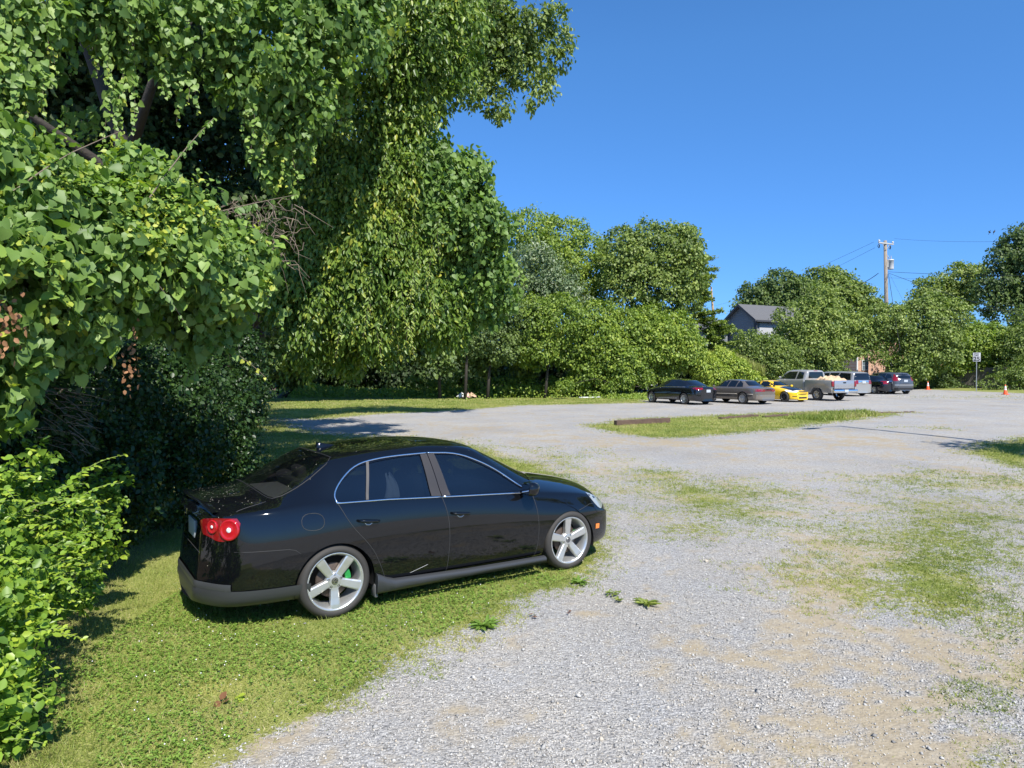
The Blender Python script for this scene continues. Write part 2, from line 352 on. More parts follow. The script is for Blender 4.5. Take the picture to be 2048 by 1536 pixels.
dirt=ramp(n,[(.2,(.22,.172,.108)),(.55,(.335,.275,.18)),(.85,(.41,.35,.24))]); Lk(noise(14,5,.7),dirt.inputs[0])
base=mixc(mth('MULTIPLY',ad.outputs['Fac'],.82),grav,dirt.outputs[0])
gr=ramp(n,[(.25,(.14,.145,.045)),(.45,(.215,.235,.06)),(.6,(.27,.275,.09)),(.8,(.38,.34,.18))]); Lk(noise(38,5,.7),gr.inputs[0])
gb=ramp(n,[(.3,(.72,.82,.65)),(.55,(1.,1.,1.)),(.75,(1.28,1.14,1.1)) ]); Lk(noise(.8,3),gb.inputs[0])
olv=ramp(n,[(.35,(.17,.16,.05)),(.55,(.24,.23,.075)),(.75,(.33,.28,.14))]); Lk(noise(45,4,.7),olv.inputs[0]); dn=N('ShaderNodeMapRange'); dn.inputs[1].default_value=.5; dn.inputs[2].default_value=.85; Lk(ag.outputs['Fac'],dn.inputs[0])
grs=mixc(1.,mixc(dn.outputs[0],olv.outputs[0],gr.outputs[0]),gb.outputs[0],'MULTIPLY')
gf=mth('ADD',mth('MULTIPLY_ADD',mth('ADD',mth('MULTIPLY',noise(10,3,.6),.45),mth('MULTIPLY',noise(34,3,.65),.55)),3.0,-1.5),mth('MULTIPLY_ADD',mth('SUBTRACT',ag.outputs['Fac'],.5),1.7,-.20))
gs=N('ShaderNodeMapRange'); gs.inputs[1].default_value=-.03; gs.inputs[2].default_value=.16; Lk(gf,gs.inputs[0])
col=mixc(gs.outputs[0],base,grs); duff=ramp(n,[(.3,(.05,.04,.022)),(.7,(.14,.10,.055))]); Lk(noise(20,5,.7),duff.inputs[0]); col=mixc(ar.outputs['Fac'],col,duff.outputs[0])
Lk(col,p.inputs['Base Color']); p.inputs['Roughness'].default_value=.95; p.inputs['Specular IOR Level'].default_value=.15
hgt=mth('ADD',mth('MULTIPLY',v1.outputs['Distance'],-1.),mth('ADD',mth('MULTIPLY',v2.outputs['Distance'],-.6),mth('MULTIPLY',noise(90,3),.6)))
bm_=N('ShaderNodeBump'); Lk(mth('MULTIPLY_ADD',ad.outputs['Fac'],-.55,.85),bm_.inputs['Strength']); bm_.inputs['Distance'].default_value=.014; Lk(hgt,bm_.inputs['Height']); Lk(bm_.outputs[0],p.inputs['Normal'])
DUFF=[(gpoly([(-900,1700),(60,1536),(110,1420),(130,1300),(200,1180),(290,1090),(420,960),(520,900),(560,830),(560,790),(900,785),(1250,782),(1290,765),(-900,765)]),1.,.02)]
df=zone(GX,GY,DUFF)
go=mesh('ground',np.stack([GX.ravel(),GY.ravel(),GZ.ravel()],1),np.stack([I,I+1,I+nx+1,I+nx],1),gm,smooth=True,v=gc.ravel())
for nm,ar_ in (('dirt',dc),('duff',df)):
    a=go.data.attributes.new(nm,'FLOAT','POINT'); a.data.foreach_set('value',ar_.ravel().astype(np.float32))
tag(go,kind='structure')
# asphalt road on the right
ra=[grd(1820,786),grd(1935,792),grd(2048,799),grd(2300,815)]; rb=[grd(1830,776),grd(1935,779),grd(2060,787),grd(2300,800)]
def strip(name,A,B,z,mat,nn=40):
    V=[];A=np.array(A);B=np.array(B)
    t=np.linspace(0,1,nn); ti=np.linspace(0,1,len(A))
    for q in t:
        for w in np.linspace(0,1,4):
            a=np.array([np.interp(q,ti,A[:,i]) for i in range(2)]); b=np.array([np.interp(q,ti,B[:,i]) for i in range(2)]); c=a+(b-a)*w
            V.append((c[0],c[1],float(gz(*c))+z))
    Fc=[(i*4+j,i*4+4+j,i*4+5+j,i*4+1+j) for i in range(nn-1) for j in range(3)]
    return mesh(name,V,np.array(Fc),mat)
road=M_('asphalt',(.20,.185,.165),.9,var=.25,scale=3,bump=.3,bscale=80)
# the road runs from behind the parked row out to the right
rd=np.array([28.,74.]),np.array([120.,38.])
tag(strip('road',[(20,84),(45,70.5),(60,62),(140,20)],[(24,93),(50,79),(66,70),(150,27)],.03,road),kind='structure')
# ---------------- real stones, grass, clover ----------------
def scatter(n,x0,x1,y0,y1,fov=.80):
    y=np.exp(rng.uniform(np.log(y0),np.log(y1),n)); x=rng.uniform(-fov,fov,n)*y; k=(x>x0)&(x<x1); return x[k],y[k]
def hgt_at(x,y): return gz(x,y)+(.010*(fbm(x*3,y*3,3)-.5)+.025*(fbm(x*.6,y*.6,2)-.5))
# uniform per area: density in y must be ~y dy for constant area density inside the view wedge
def scat_area(per_m2,y0,y1,fov=.80,fall=0):
    A=fov*(y1*y1-y0*y0); n_=int(per_m2*A); y=np.sqrt(rng.uniform(y0*y0,y1*y1,n_)); x=rng.uniform(-fov,fov,n_)*y
    if fall: k=rng.random(n_)<(y0/y)**fall; x=x[k];y=y[k]
    return x,y
x,y=scat_area(5200,3.3,12,.80,1.7); gcv,_=grasscov(x,y); dcv=dirtcov(x,y); k=(rng.random(len(x))>gcv*.97)&(rng.random(len(x))>dcv*.72)&(x>-2.3); x=x[k];y=y[k]
nS=len(x); T=np.array([(1,0,0),(0,1,0),(-1,0,0),(0,-1,0),(0,0,1),(0,0,-1)],float); FT=np.array([(0,1,4),(1,2,4),(2,3,4),(3,0,4),(1,0,5),(2,1,5),(3,2,5),(0,3,5)])
s=rng.lognormal(np.log(.0044),.42,nS); an=rng.uniform(0,6.28,nS)
V=T[None]*rng.uniform(.55,1.4,(nS,6,3)); V+=rng.normal(0,.22,V.shape); V*=s[:,None,None]; V[:,:,2]*=.75
ca,sa=np.cos(an)[:,None],np.sin(an)[:,None]; V=np.stack([V[:,:,0]*ca-V[:,:,1]*sa,V[:,:,0]*sa+V[:,:,1]*ca,V[:,:,2]],2)
V+=np.stack([x,y,hgt_at(x,y)+s*.35],1)[:,None,:]
stm=bpy.data.materials.new('stone'); stm.use_nodes=True; q=stm.node_tree; a=q.nodes.new('ShaderNodeAttribute'); a.attribute_name='v'
r=ramp(q,[(0,(.16,.155,.145)),(.12,(.29,.28,.26)),(.5,(.39,.378,.352)),(.8,(.48,.465,.43)),(.93,(.43,.37,.28)),(1,(.50,.485,.45))]); q.links.new(a.outputs['Fac'],r.inputs[0]); q.links.new(r.outputs[0],q.nodes['Principled BSDF'].inputs[0]); q.nodes['Principled BSDF'].inputs['Roughness'].default_value=.9
st=mesh('gravel_stones',V.reshape(-1,3),(FT[None]+6*np.arange(nS)[:,None,None]).reshape(-1,3),stm,v=np.repeat(rng.random(nS),6))
tag(st,label='loose light grey crushed stone covering the open lot',cat='gravel',kind='stuff')
def grassmesh(name,x,y,h,w,lean=.45,vb=.45,label=None,cat='grass',kind='blade'):
    n_=len(x); P=np.stack([x,y,hgt_at(x,y)-.003],1); D=np.stack([rng.normal(0,lean,n_),rng.normal(0,lean,n_),np.ones(n_)],1)
    Nn=rng.normal(0,1,(n_,3)); Nn[:,2]*=.2
    dry=fbm(x*1.3+3,y*1.3+8,3); gg=grassg(x,y)[1]; v=np.clip(vb+rng.normal(0,.2,n_)+(dry-.5)*1.1+.28*np.clip((.75-gg)*3,0,1),0,1)
    f=Fol(); f.add(kind,P,D,Nn,h,v,wid=w/h); return tag(f.build(name,LM['grass']),label,cat,kind='stuff')
x,y=scat_area(9500,3.3,12,.82,1.5); c,g=grasscov(x,y); k=(rng.random(len(x))<c)&(rng.random(len(x))<np.clip(g*1.1,.28,1)); x,y,c,g=x[k],y[k],c[k],g[k]
h=rng.lognormal(np.log(.030),.4,len(x))*(.5+.7*np.clip((g-.6)*2,0,1)); grassmesh('lawn_grass',x,y,h,np.full(len(x),.0042),lean=.65,label='short sunlit grass around the black sedan and the near gravel edge')
x,y=scat_area(900,12,48,.82,1.25); c,g=grasscov(x,y); k=(rng.random(len(x))<c*np.clip(g*1.1,.3,1)); x,y,g=x[k],y[k],g[k]
h=rng.lognormal(np.log(.055),.35,len(x)); grassmesh('verge_grass',x,y,h,np.full(len(x),.012)*np.clip(y/22,.5,2.4),lean=.7,label='green grass of the middle island and the far edge of the lot')
# low tufts growing through the gravel
x,y=scat_area(1500,4.2,32,.82,1.35); g,gp=grassg(x,y); k=(g>.12)&(g<.86)&(rng.random(len(x))<np.clip((gp-.25)*1.5,0,.9)*(.45+.55*(vnoise(x*2.3,y*2.3)>.42))); x,y=x[k],y[k]
n_=np.full(len(x),8); ii=np.repeat(np.arange(len(x)),n_); sp=rng.uniform(.012,.035,len(x))[ii]; tx=x[ii]+rng.normal(0,1,len(ii))*sp; ty=y[ii]+rng.normal(0,1,len(ii))*sp; hh=rng.lognormal(np.log(.028),.3,len(ii)); grassmesh('gravel_tufts',tx,ty,hh,np.full(len(ii),.006)*np.clip(ty/12,1,2.2),lean=1.0,vb=.22,label='small tufts of thin weeds growing through the gravel on the right')
# taller weeds on the dividing island and hedge foot
P=gpoly([(1570,838),(1650,828),(1730,824),(1760,832),(1640,843)]); x,y=rng.uniform(P[:,0].min(),P[:,0].max(),9000),rng.uniform(P[:,1].min(),P[:,1].max(),9000); k=pdist(P,x,y)>0; x,y=x[k],y[k]
grassmesh('island_weeds',x,y,rng.uniform(.10,.28,len(x)),np.full(len(x),.03),vb=.4,label='taller weeds tangled over the far end of the island')
# clover: rounded leaflets lying over the lawn
x,y=scat_area(3600,3.6,10,.82,1.4); c,g=grasscov(x,y); pt=fbm(x*1.6+90,y*1.6+20,3); k=(c>.6)&(g>.8)&(rng.random(len(x))<np.clip((pt-.36)*3.2,0,.8))&(x>-3.2); x,y=x[k],y[k]
n_=len(x); f=Fol()
for j in range(3):
    a=rng.uniform(0,.6,n_)+j*2.09; f.add('oval',np.stack([x,y,hgt_at(x,y)+rng.uniform(.012,.035,n_)],1),np.stack([np.cos(a),np.sin(a),rng.normal(.1,.25,n_)],1),np.stack([rng.normal(0,.3,n_),rng.normal(0,.3,n_),np.ones(n_)],1),rng.uniform(.010,.017,n_),rng.random(n_)*.8,wid=1.7)
tag(f.build('clover_patch',LM['clover']),'low clover leaves mixed through the lawn beside the black sedan','clover',kind='stuff')
# clover flowers
k=rng.choice(n_,min(120,n_),replace=False); T=np.array([(1,0,0),(0,1,0),(-1,0,0),(0,-1,0),(0,0,1),(0,0,-1)],float)*.006
V=(T[None]+np.stack([x[k],y[k],hgt_at(x[k],y[k])+.045],1)[:,None]).reshape(-1,3)
tag(mesh('clover_flowers',V,(FT[None]+6*np.arange(len(k))[:,None,None]).reshape(-1,3),M_('clover_flower',(.75,.72,.68),.8)),'tiny white clover blossoms dotted in the lawn','flowers',kind='stuff')
# ---------------- left vegetation ----------------
def strands(fol,stemm,starts,L,size,kind='heart',step=.07,sway=.25,vb=.45,drift=(0,0)):
    "hanging vines: a stem that falls and leaves on both sides of it"
    for s,l in zip(starts,L):
        m=max(4,int(l/step)); t=np.linspace(0,1,m); a=rng.uniform(0,6.28)
        P=np.stack([s[0]+drift[0]*t*l+sway*l*.3*np.sin(a+t*2.5)-sway*l*.3*math.sin(a),s[1]+drift[1]*t*l+sway*l*.2*np.cos(a+t*2),s[2]-t*l],1)
        stemm.tube(P[::3] if m>6 else P,.003,3,False)
        for sd in (-1,1):
            sc=size*(1.1-.65*t)*rng.uniform(.75,1.2,m); N0=np.tile([.35,-.8,.45],(m,1))+rng.normal(0,.35,(m,3))
            D=np.stack([sd*rng.uniform(.2,.9,m),rng.normal(-.1,.3,m),-np.ones(m)*rng.uniform(.5,1,m)],1)
            fol.add(kind,P+rng.normal(0,.02,(m,3)),D,N0,sc,np.clip(vb+t*.35+rng.normal(0,.12,m),0,1))
def sprig(fol,stemm,p0,d,l,size,kind='oval',vb=.8,step=.045,droop=.25,pair=True,sw=.004):
    d=np.array(d,float);d/=np.linalg.norm(d); m=max(4,int(l/step)); t=np.linspace(0,1,m)
    P=np.array(p0)+d*t[:,None]*l; P[:,2]-=droop*l*t*t
    stemm.tube(P,[sw*(1-.6*q) for q in t],4,False)
    side=np.cross(d,[0,0,1]); side/=np.linalg.norm(side)+1e-9
    for sd in (-1,1):
        n_=m; D=sd*side[None]*rng.uniform(.5,1,(n_,1))+d*rng.uniform(.2,.8,(n_,1))+np.stack([np.zeros(n_),np.zeros(n_),rng.uniform(-.7,.3,n_)],1)
        N0=np.tile([.2,-.35,1.],(n_,1))+rng.normal(0,.3,(n_,3)); sc=size*rng.uniform(.7,1.15,n_)*(1.05-.45*t)
        fol.add(kind,P,D,N0,sc,np.clip(vb-.25*(1-t)+rng.normal(0,.1,n_),0,1),wid=1.15)
def plant(name,label,cat,base,build,group=None,crown='crown',mat='vine',stem=TWIG,stemname='stem'):
    "a thing whose leaves and stems are built by build(fol, mb)"
    f=Fol(); m=MB(); build(f,m); e=empty(name,(0,0,0),label=label,cat=cat,group=group)
    b=np.array(base,float); e.location=tuple(b)
    f.A=[(a-b,fs,v) for a,fs,v in f.A]; m.V=[(v[0]-b[0],v[1]-b[1],v[2]-b[2]) for v in m.V]
    f.build(crown,LM[mat],e)
    if m.V: m.build(stemname,stem,e)
    return e
# A. honeysuckle bush, bottom left
def bA(f,m):
    B=[pb(-60,960,5.0,150),pb(90,1030,5.6,85),pb(180,1080,5.9,55),pb(-40,1180,4.5,130),pb(110,1150,5.2,80),pb(-40,1330,4.0,125),pb(30,1430,3.8,85),pb(-40,1510,3.6,90),pb(210,1000,6.6,55),pb(-120,1250,4.2,200)]
    blobfol(f,B,'oval',.052,600,28,.11,up=.7,down=.2,vbase=.35,vvar=.2,inner=.3,back=.4,wid=1.25)
    for px,py,D,l,dx,dz in [(60,1360,3.8,.24,1,.15),(40,1390,3.7,.2,1,-.1),(70,1130,4.9,.45,1,.45),(50,1220,4.5,.4,1,.35),(120,1100,5.3,.4,1,.5),(90,1030,5.3,.45,.9,.7),(180,1010,6.,.35,.8,.6),(150,960,6,.42,.9,.8),(0,960,5,.5,.9,.5),(20,1060,4.9,.5,1,.55),(110,1180,5,.3,1,.2),(150,1120,5.5,.35,1,.3),(10,1300,4.0,.3,1,.3),(200,950,6.4,.4,.7,.9),(20,1470,3.6,.2,1,.1),(170,1060,5.8,.35,1,.25),(60,1160,4.8,.4,1,.5),(210,930,6.6,.3,1,.6),(90,1250,4.5,.3,1,.1),(0,1200,4.3,.35,1,.4)]:
        sprig(f,m,at(px-20,py+15,D),(dx,rng.normal(-.2,.25),dz),l,.062*D/5*1.05)
    for i in range(110):
        px=rng.uniform(0,240); py=rng.uniform(930,1480)
        if px>250-(py-900)*.32: continue
        sprig(f,m,at(px-40,py+15,rng.uniform(4.,5.6)*(1-.0004*(py-1100))),(1,rng.normal(-.3,.3),rng.uniform(.1,.8)),rng.uniform(.18,.45),.05,vb=.72)
plant('honeysuckle_bush','bright yellow green honeysuckle bush with arching shoots beside the lawn behind the sedan','bush',(-3.6,4.2,0),bA,mat='bush',stem=STEM)
# B. near vine mass, hanging over the left
def bB(f,m):
    B=[pb(-60,560,5.0,190),pb(60,420,5.6,130),pb(190,500,6.0,140),pb(330,500,6.5,120),pb(430,560,7.0,100),pb(300,400,6.6,100),pb(480,520,7.3,65),pb(150,600,5.8,85),pb(400,640,7.0,55),pb(-60,750,5.,110),pb(-90,330,5.2,140)]
    blobfol(f,B,'heart',.082,600,34,.19,up=.25,down=.8,vbase=.42,vvar=.16,inner=.25,back=.35,strand=.2)
    blobfol(f,[(b[0]+np.array([0,.05,.05]),b[1]*1.04) for b in B[:8]],'oval',.055,330,26,.16,up=.7,down=.2,vbase=.75,vvar=.18,inner=.1,back=.2,wid=1.3)
    S=[];L=[]
    for px,py,D,l in [(400,690,7,.38),(470,640,7.3,.32),(500,600,7.5,.3),(540,560,7.8,.3),(350,650,6.7,.25),(260,620,6.2,.2),(210,600,6.1,.25),(160,650,5.8,.25),(430,560,6.9,.5),(380,600,6.8,.4),(520,530,7.6,.35),(560,620,7.8,.2),(90,700,5.5,.25),(380,720,7,.38),(460,690,7.2,.15)]:
        S.append(at(px,py,D));L.append(l)
    strands(f,m,S,L,.085,step=.06)
    # long arching leafy canes
    for p0,p1,D0,D1,sg in [((10,400),(255,262),5.0,5.6,.30),((300,400),(440,230),5.9,6.3,.22),((160,480),(250,600),5.6,6.0,.1),((310,560),(380,660),5.9,6.3,.15),((420,430),(600,390),6.8,7.6,.05),((470,520),(560,570),7.2,7.6,.1)]:
        a=at(*p0,D0);b=at(*p1,D1); l=np.linalg.norm(b-a); t=np.sort(rng.random(int(l/.05))); P=a+(b-a)*t[:,None]; P[:,2]+=sg*.35*np.sin(t*3.14)*l*.5
        m.tube(P,[.007*(1-.7*q) for q in t],5,False)
        for sd in(-1,1):
            k=len(t); D=np.tile([sd*.35,-.3,-1.],(k,1))+rng.normal(0,.38,(k,3)); f.add('oval',P,D,np.tile([sd*.5+.3,-.8,.3],(k,1))+rng.normal(0,.4,(k,3)),.10*(1-.45*t)*rng.uniform(.55,1.15,k),np.clip(.12+.75*t**3+rng.normal(0,.05,k),0,1),wid=1.1)
    # bottom right yellowish tip
    strands(f,m,[at(470,705,7.0)],[.25],.06,drift=(1.2,0),vb=.8)
plant('grape_vine','near curtain of heart shaped vine leaves bulging over the honeysuckle bush','vine',(-5.2,6.2,0),bB,mat='vine')
# F. ivy wall under the vine
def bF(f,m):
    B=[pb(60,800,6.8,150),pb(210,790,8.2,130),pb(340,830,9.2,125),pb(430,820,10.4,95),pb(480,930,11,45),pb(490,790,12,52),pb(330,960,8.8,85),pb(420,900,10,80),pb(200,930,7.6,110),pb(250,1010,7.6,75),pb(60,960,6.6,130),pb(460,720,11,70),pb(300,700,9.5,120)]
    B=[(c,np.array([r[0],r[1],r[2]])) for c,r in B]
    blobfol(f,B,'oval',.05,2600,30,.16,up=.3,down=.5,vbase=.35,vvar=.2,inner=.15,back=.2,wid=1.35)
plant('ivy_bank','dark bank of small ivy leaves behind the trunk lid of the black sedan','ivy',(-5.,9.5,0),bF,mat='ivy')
# C. big vine covered tree over the top left
def bC(f,m):
    B=[pb(60,10,8.5,115),pb(230,0,9.2,100),pb(400,30,9.8,115),pb(540,110,10.3,120),pb(640,60,10.8,130),pb(600,200,10.5,65),pb(20,130,8.2,60),pb(700,-20,11.2,110),pb(560,300,10.6,45),pb(-60,250,8,110),pb(520,-170,13.5,200,dep=1.2),pb(100,-230,11.5,230,dep=1.2),pb(760,-200,14,150,dep=1.2),pb(300,-180,12.5,200,dep=1.2)]
    blobfol(f,B,'heart',.092,1650,34,.25,up=.25,down=.8,vbase=.38,vvar=.17,inner=.25,back=.3,strand=.35)
    S=[];L=[]
    for px,py,D,l in [(60,130,8.2,.7),(140,60,8.7,.5),(215,60,8.9,1.0),(235,160,8.8,.75),(300,60,9.3,.7),(330,130,9.4,.55),(365,60,9.6,.8),(370,170,9.5,.45),(430,60,9.8,.6),(460,100,9.8,.7),(510,170,10,1.0),(530,200,10,.9),(505,120,9.9,.6),(580,250,10.5,.9),(600,200,10.5,1.0),(645,160,10.8,.9),(690,150,10.9,.9),(150,230,9.5,.45),(185,220,9.6,.4),(30,170,8,.6),(20,60,8,.6),(90,60,8.3,.5),(265,30,9,.5),(620,290,10.7,.5),(570,330,10.6,.35)]:
        for q in range(5): S.append(at(px+rng.normal(0,13),py+rng.normal(0,12),D+rng.normal(0,.12)));L.append(l*rng.uniform(.6,1.05))
    strands(f,m,S,L,.095,step=.06)
eC=plant('vine_covered_tree','tall tree at top left smothered by hanging heart leaved vines','tree',(-7.4,12.5,0),bC,mat='vine')
trunk('trunk',[(0,0,-.1),(.25,.2,1.6),(.1,.3,3.2),(.4,.4,4.8),(.1,.3,6.5),(-.6,-.5,9.5)],[.26,.22,.2,.17,.14,.08],eC,limbs=[([(.2,.3,3.6),(.7,0,4.5),(1.5,-.3,4.9),(2.1,-.7,5.0),(2.6,-.9,4.7)],[.11,.09,.07,.05,.02]),([(.3,.3,5),(0,-.3,5.9),(-.8,-.9,6.5),(-1.5,-2,7.5)],[.1,.08,.06,.02]),([(.2,.3,4.2),(-.6,-1.,4.9),(-1.8,-2,5.4)],[.1,.06,.02]),([(.2,.3,6),(1.2,-.6,7.2),(2.2,-1.2,8)],[.12,.08,.03])])
# C2. the finer leaved tree behind, right edge against the sky
tree('hackberry_tree','fine leaved tree rising behind the vines with its right side against the blue sky','tree',(-6.8,15.5,0),
   [pb(740,110,13,130),pb(830,60,13,105),pb(895,55,13.4,78),pb(890,140,13.4,60),pb(800,230,13.2,80),pb(700,250,13,100),pb(840,180,13.3,62),pb(850,-120,13.5,130),pb(630,330,13.5,80),pb(930,20,13.6,42),pb(800,300,19,70),pb(850,420,19,50),pb(820,200,18,60),pb(760,400,19.5,80),pb(700,300,19,80),pb(850,120,17.5,60),pb(840,350,20.5,50)],
   'pecan','lance',.115,1600,30,.34,.24,bend=(.6,0,3.5),limbs=False,up=.3,down=.9,vbase=.35,vvar=.2,strand=.25,wid=1.25,back=.5)
# backing trees, deep in shade
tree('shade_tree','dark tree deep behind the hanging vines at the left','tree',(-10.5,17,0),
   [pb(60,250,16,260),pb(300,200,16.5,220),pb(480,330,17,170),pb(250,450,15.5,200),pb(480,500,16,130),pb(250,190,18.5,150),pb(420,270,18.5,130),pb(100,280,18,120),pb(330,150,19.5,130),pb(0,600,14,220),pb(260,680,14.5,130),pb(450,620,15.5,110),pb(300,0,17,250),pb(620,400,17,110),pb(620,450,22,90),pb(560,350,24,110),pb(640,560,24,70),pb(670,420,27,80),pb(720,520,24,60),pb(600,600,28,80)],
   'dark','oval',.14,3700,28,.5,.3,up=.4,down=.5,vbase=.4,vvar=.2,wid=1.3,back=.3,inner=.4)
# D. middle vine draped tree
def bD(f,m):
    B=[pb(860,350,13.4,75),pb(930,350,13.6,50),pb(900,430,13.6,90),pb(960,450,13.8,52),pb(950,530,14,58),pb(880,540,14,75),pb(1000,575,14.6,30),pb(975,610,14.6,28),pb(900,640,14.5,42),pb(940,590,14.3,40)]
    blobfol(f,B,'heart',.090,560,34,.24,up=.25,down=.8,vbase=.33,vvar=.15,back=.4,strand=.3)
    S=[];L=[]
    for i in range(46):
        px=rng.uniform(830,1010); py=rng.uniform(290,520)
        if py<290+abs(px-850)*.62: continue
        S.append(at(px,py,13.3+(px-850)*.004));L.append(rng.uniform(.5,1.2))
    S+= [at(990,480,14),at(960,440,14),at(1000,430,14)]; L+=[.9,1.2,.7]
    strands(f,m,S,L,.095,step=.06)
    strands(f,m,[at(1015,520,14.),at(1000,480,14.)],[.55,.8],.13,drift=(.6,0))
eD=plant('draped_vine_tree','rounded tree hung with heart shaped vine leaves in front of the hedge, against the sky','tree',(-6.9,14.6,0),bD,mat='vine')
trunk('trunk',[(0,0,-.1),(.6,-.2,2.4),(2.4,-.6,3.9),(5.4,-.8,4.6)],[.17,.14,.1,.04],eD)
def bD2(f,m):
    B=[pb(700,400,13,105),pb(790,350,13.1,75),pb(640,460,12.8,85),pb(720,500,13,110),pb(830,460,13.4,80),pb(620,570,12.6,75),pb(800,580,13.3,85),pb(700,610,13,80),pb(620,650,12.6,45),pb(760,650,13.2,55),pb(870,620,13.8,60),pb(560,560,12.8,60),pb(690,690,13.4,40),pb(600,700,13,36)]
    blobfol(f,B,'lance',.105,1450,36,.24,up=.25,down=1.,vbase=.42,vvar=.22,back=.4,strand=.35,wid=1.25)
    S=[];L=[]
    for i in range(60): S.append(at(rng.uniform(570,880),rng.uniform(380,650),rng.uniform(12.2,13)));L.append(rng.uniform(.4,.9))
    strands(f,m,S,L,.10,kind='lance',step=.055,vb=.5)
eE=plant('pecan_sapling','yellow green drooping leaved tree over the roof of the black sedan, beyond it','tree',(-6.6,13.8,0),bD2,mat='pecan')
trunk('trunk',[(0,0,-.1),(.5,-.3,2),(1.8,-.6,3.7),(3.8,-.9,4.3)],[.14,.11,.08,.03],eE)
# dead tangle of twigs
m=MB()
for i in range(90):
    a=at(rng.uniform(440,600),rng.uniform(400,520),rng.uniform(8.6,10)); d=Vector((rng.normal(.3,.5),rng.normal(0,.3),rng.normal(-.2,.5))); l=rng.uniform(.15,.55)
    P=[Vector(a)+d*l*t+Vector(rng.normal(0,.05,3))+Vector((0,0,-.25*l*t*t)) for t in (0,.3,.6,1)]; m.tube(P,[.008,.006,.004,.002],4,False)
tag(m.build('dead_branches',TWIG),'tangle of bare dead twigs caught between the near vines and the drooping tree','branches')
m=MB()
for i in range(70):
    a=at(rng.uniform(60,170),rng.uniform(770,900),rng.uniform(5.9,6.5)); d=Vector((rng.uniform(.4,1),rng.normal(0,.3),rng.normal(-.15,.25))); l=rng.uniform(.1,.35)
    m.tube([Vector(a)+d*l*t+Vector((0,0,-.15*l*t*t)) for t in (0,.5,1)],[.004,.003,.0015],4,False)
tag(m.build('dry_twigs',TWIG),'fan of pale dry twigs sticking out above the honeysuckle bush','branches')
# hanging dead leaves
for px,py,D,n_,w_,h_ in [(262,720,6.0,46,.035,.14),(22,640,4.7,60,.055,.12)]:
    c=at(px,py,D); f=Fol(); P=rng.normal(0,1,(n_,3))*np.array([w_,w_,h_]); f.add('oval',P,np.tile([0,0,-1.],(n_,1))+rng.normal(0,.5,(n_,3)),rng.normal(0,1,(n_,3))+np.array([.4,-.8,.2]),rng.uniform(.03,.06,n_),rng.random(n_),wid=1.2)
    o=f.build('dead_leaf_cluster',LM['dead']); o.location=tuple(c); tag(o,'long brown dead leaf bunch hanging below the grape vine' if px>100 else 'crumpled brown dead leaf bunch at the left edge above the honeysuckle','dead leaves')
# E. far branch of a tall tree against the sky
bl=[pb(1060,55,25,45),pb(1105,35,25,28),pb(1120,75,25,28),pb(1020,70,25,38),pb(1090,120,25,38),pb(1045,140,25,34),pb(1100,180,25,20),pb(1075,200,25,25),pb(985,150,25,40),pb(1000,215,25,22),pb(965,190,25,35),pb(1035,100,25,35),pb(940,100,25,60),pb(900,0,25,110),pb(860,140,25,80),pb(1118,110,25,20)]
bl+=[pb(985,95,25,48),pb(955,40,25,60),pb(1010,30,25,30),pb(1030,175,25,24)]
# the same tree also spreads over the shaded left end of the lot
bl+=[pb(560,600,31,70),pb(660,590,31,70),pb(760,600,31,60),pb(620,540,30,80),pb(740,520,30,70)]
tt=tree('overhanging_tree','tall tree whose small leaved branch reaches out over the sky beyond the vines','tree',(-11.,27,float(gz(-11,27))),bl,'far','lance',.16,1500,26,.36,.3,up=.4,down=.7,vbase=.45,vvar=.2,wid=1.5,trunk_top=np.array([8.,-1.6,11.]),bend=(2,0,7),limbs=False,inner=.45,back=.9,strand=.2)
# ---------------- far hedge and trees ----------------
def hb(*L): return [pb(*q) for q in L]
def ftree(label,px,D,blobs,mat,size=.2,ncl=700,per=20,cr=.6,name='hedge_tree',kind='dia',group='trees of the far hedge',**k):
    x=(px-1024)/F*D; return tree(name,label,'tree',(x,D,float(gz(x,D))),hb(*blobs),mat,kind,size,ncl,per,cr,.13,group=group,**k)
ftree('tall light green tree, highest of the far hedge, right of the draped vines',1075,56,[(1060,470,56,52),(1110,490,57,60),(1085,540,56,70),(1160,520,58,55),(1190,560,58,55),(1130,580,57,60),(1210,520,59,38)],'fary',.2,1300,24,.55,vbase=.45)
ftree('dense green tree with a flat top in the middle of the far hedge',1290,54,[(1250,510,54,50),(1300,510,54,60),(1345,510,54,58),(1320,570,54,70),(1260,580,54,60),(1360,560,54,45),(1385,520,54,22),(1370,480,54,28)],'far',.22,1300,24,.5,vbase=.5)
ftree('pale silvery leaved tree beside the draped vines',1080,52,[(1070,530,52,48),(1100,570,52,55),(1130,610,52,50),(1045,580,52,45)],'silver',.22,420,20,.5,kind='lance',wid=1.5,name='silver_tree')
ftree('dark vine wrapped tree behind the roof of the black sedan, left part of the hedge',930,47,[(930,600,47,55),(870,640,47,55),(990,610,48,55),(960,660,48,55),(880,590,46,45),(1010,560,48,40)],'dark',.16,900,24,.42,vbase=.8,vvar=.25)
ftree('round shrub of bluish green leaves low in the left part of the hedge',975,48,[(960,660,48,40),(1000,690,48,40),(940,700,48,30),(1040,650,49,45)],'dark',.18,420,24,.4,name='hedge_shrub',vbase=.9)
ftree('bright creeper covered shrub behind the sedan, low left part of the hedge',880,48,[(870,650,48,45),(850,690,48,32),(900,700,48,30),(820,660,47,40),(930,640,48,35)],'fary',.16,520,24,.4,name='hedge_shrub')
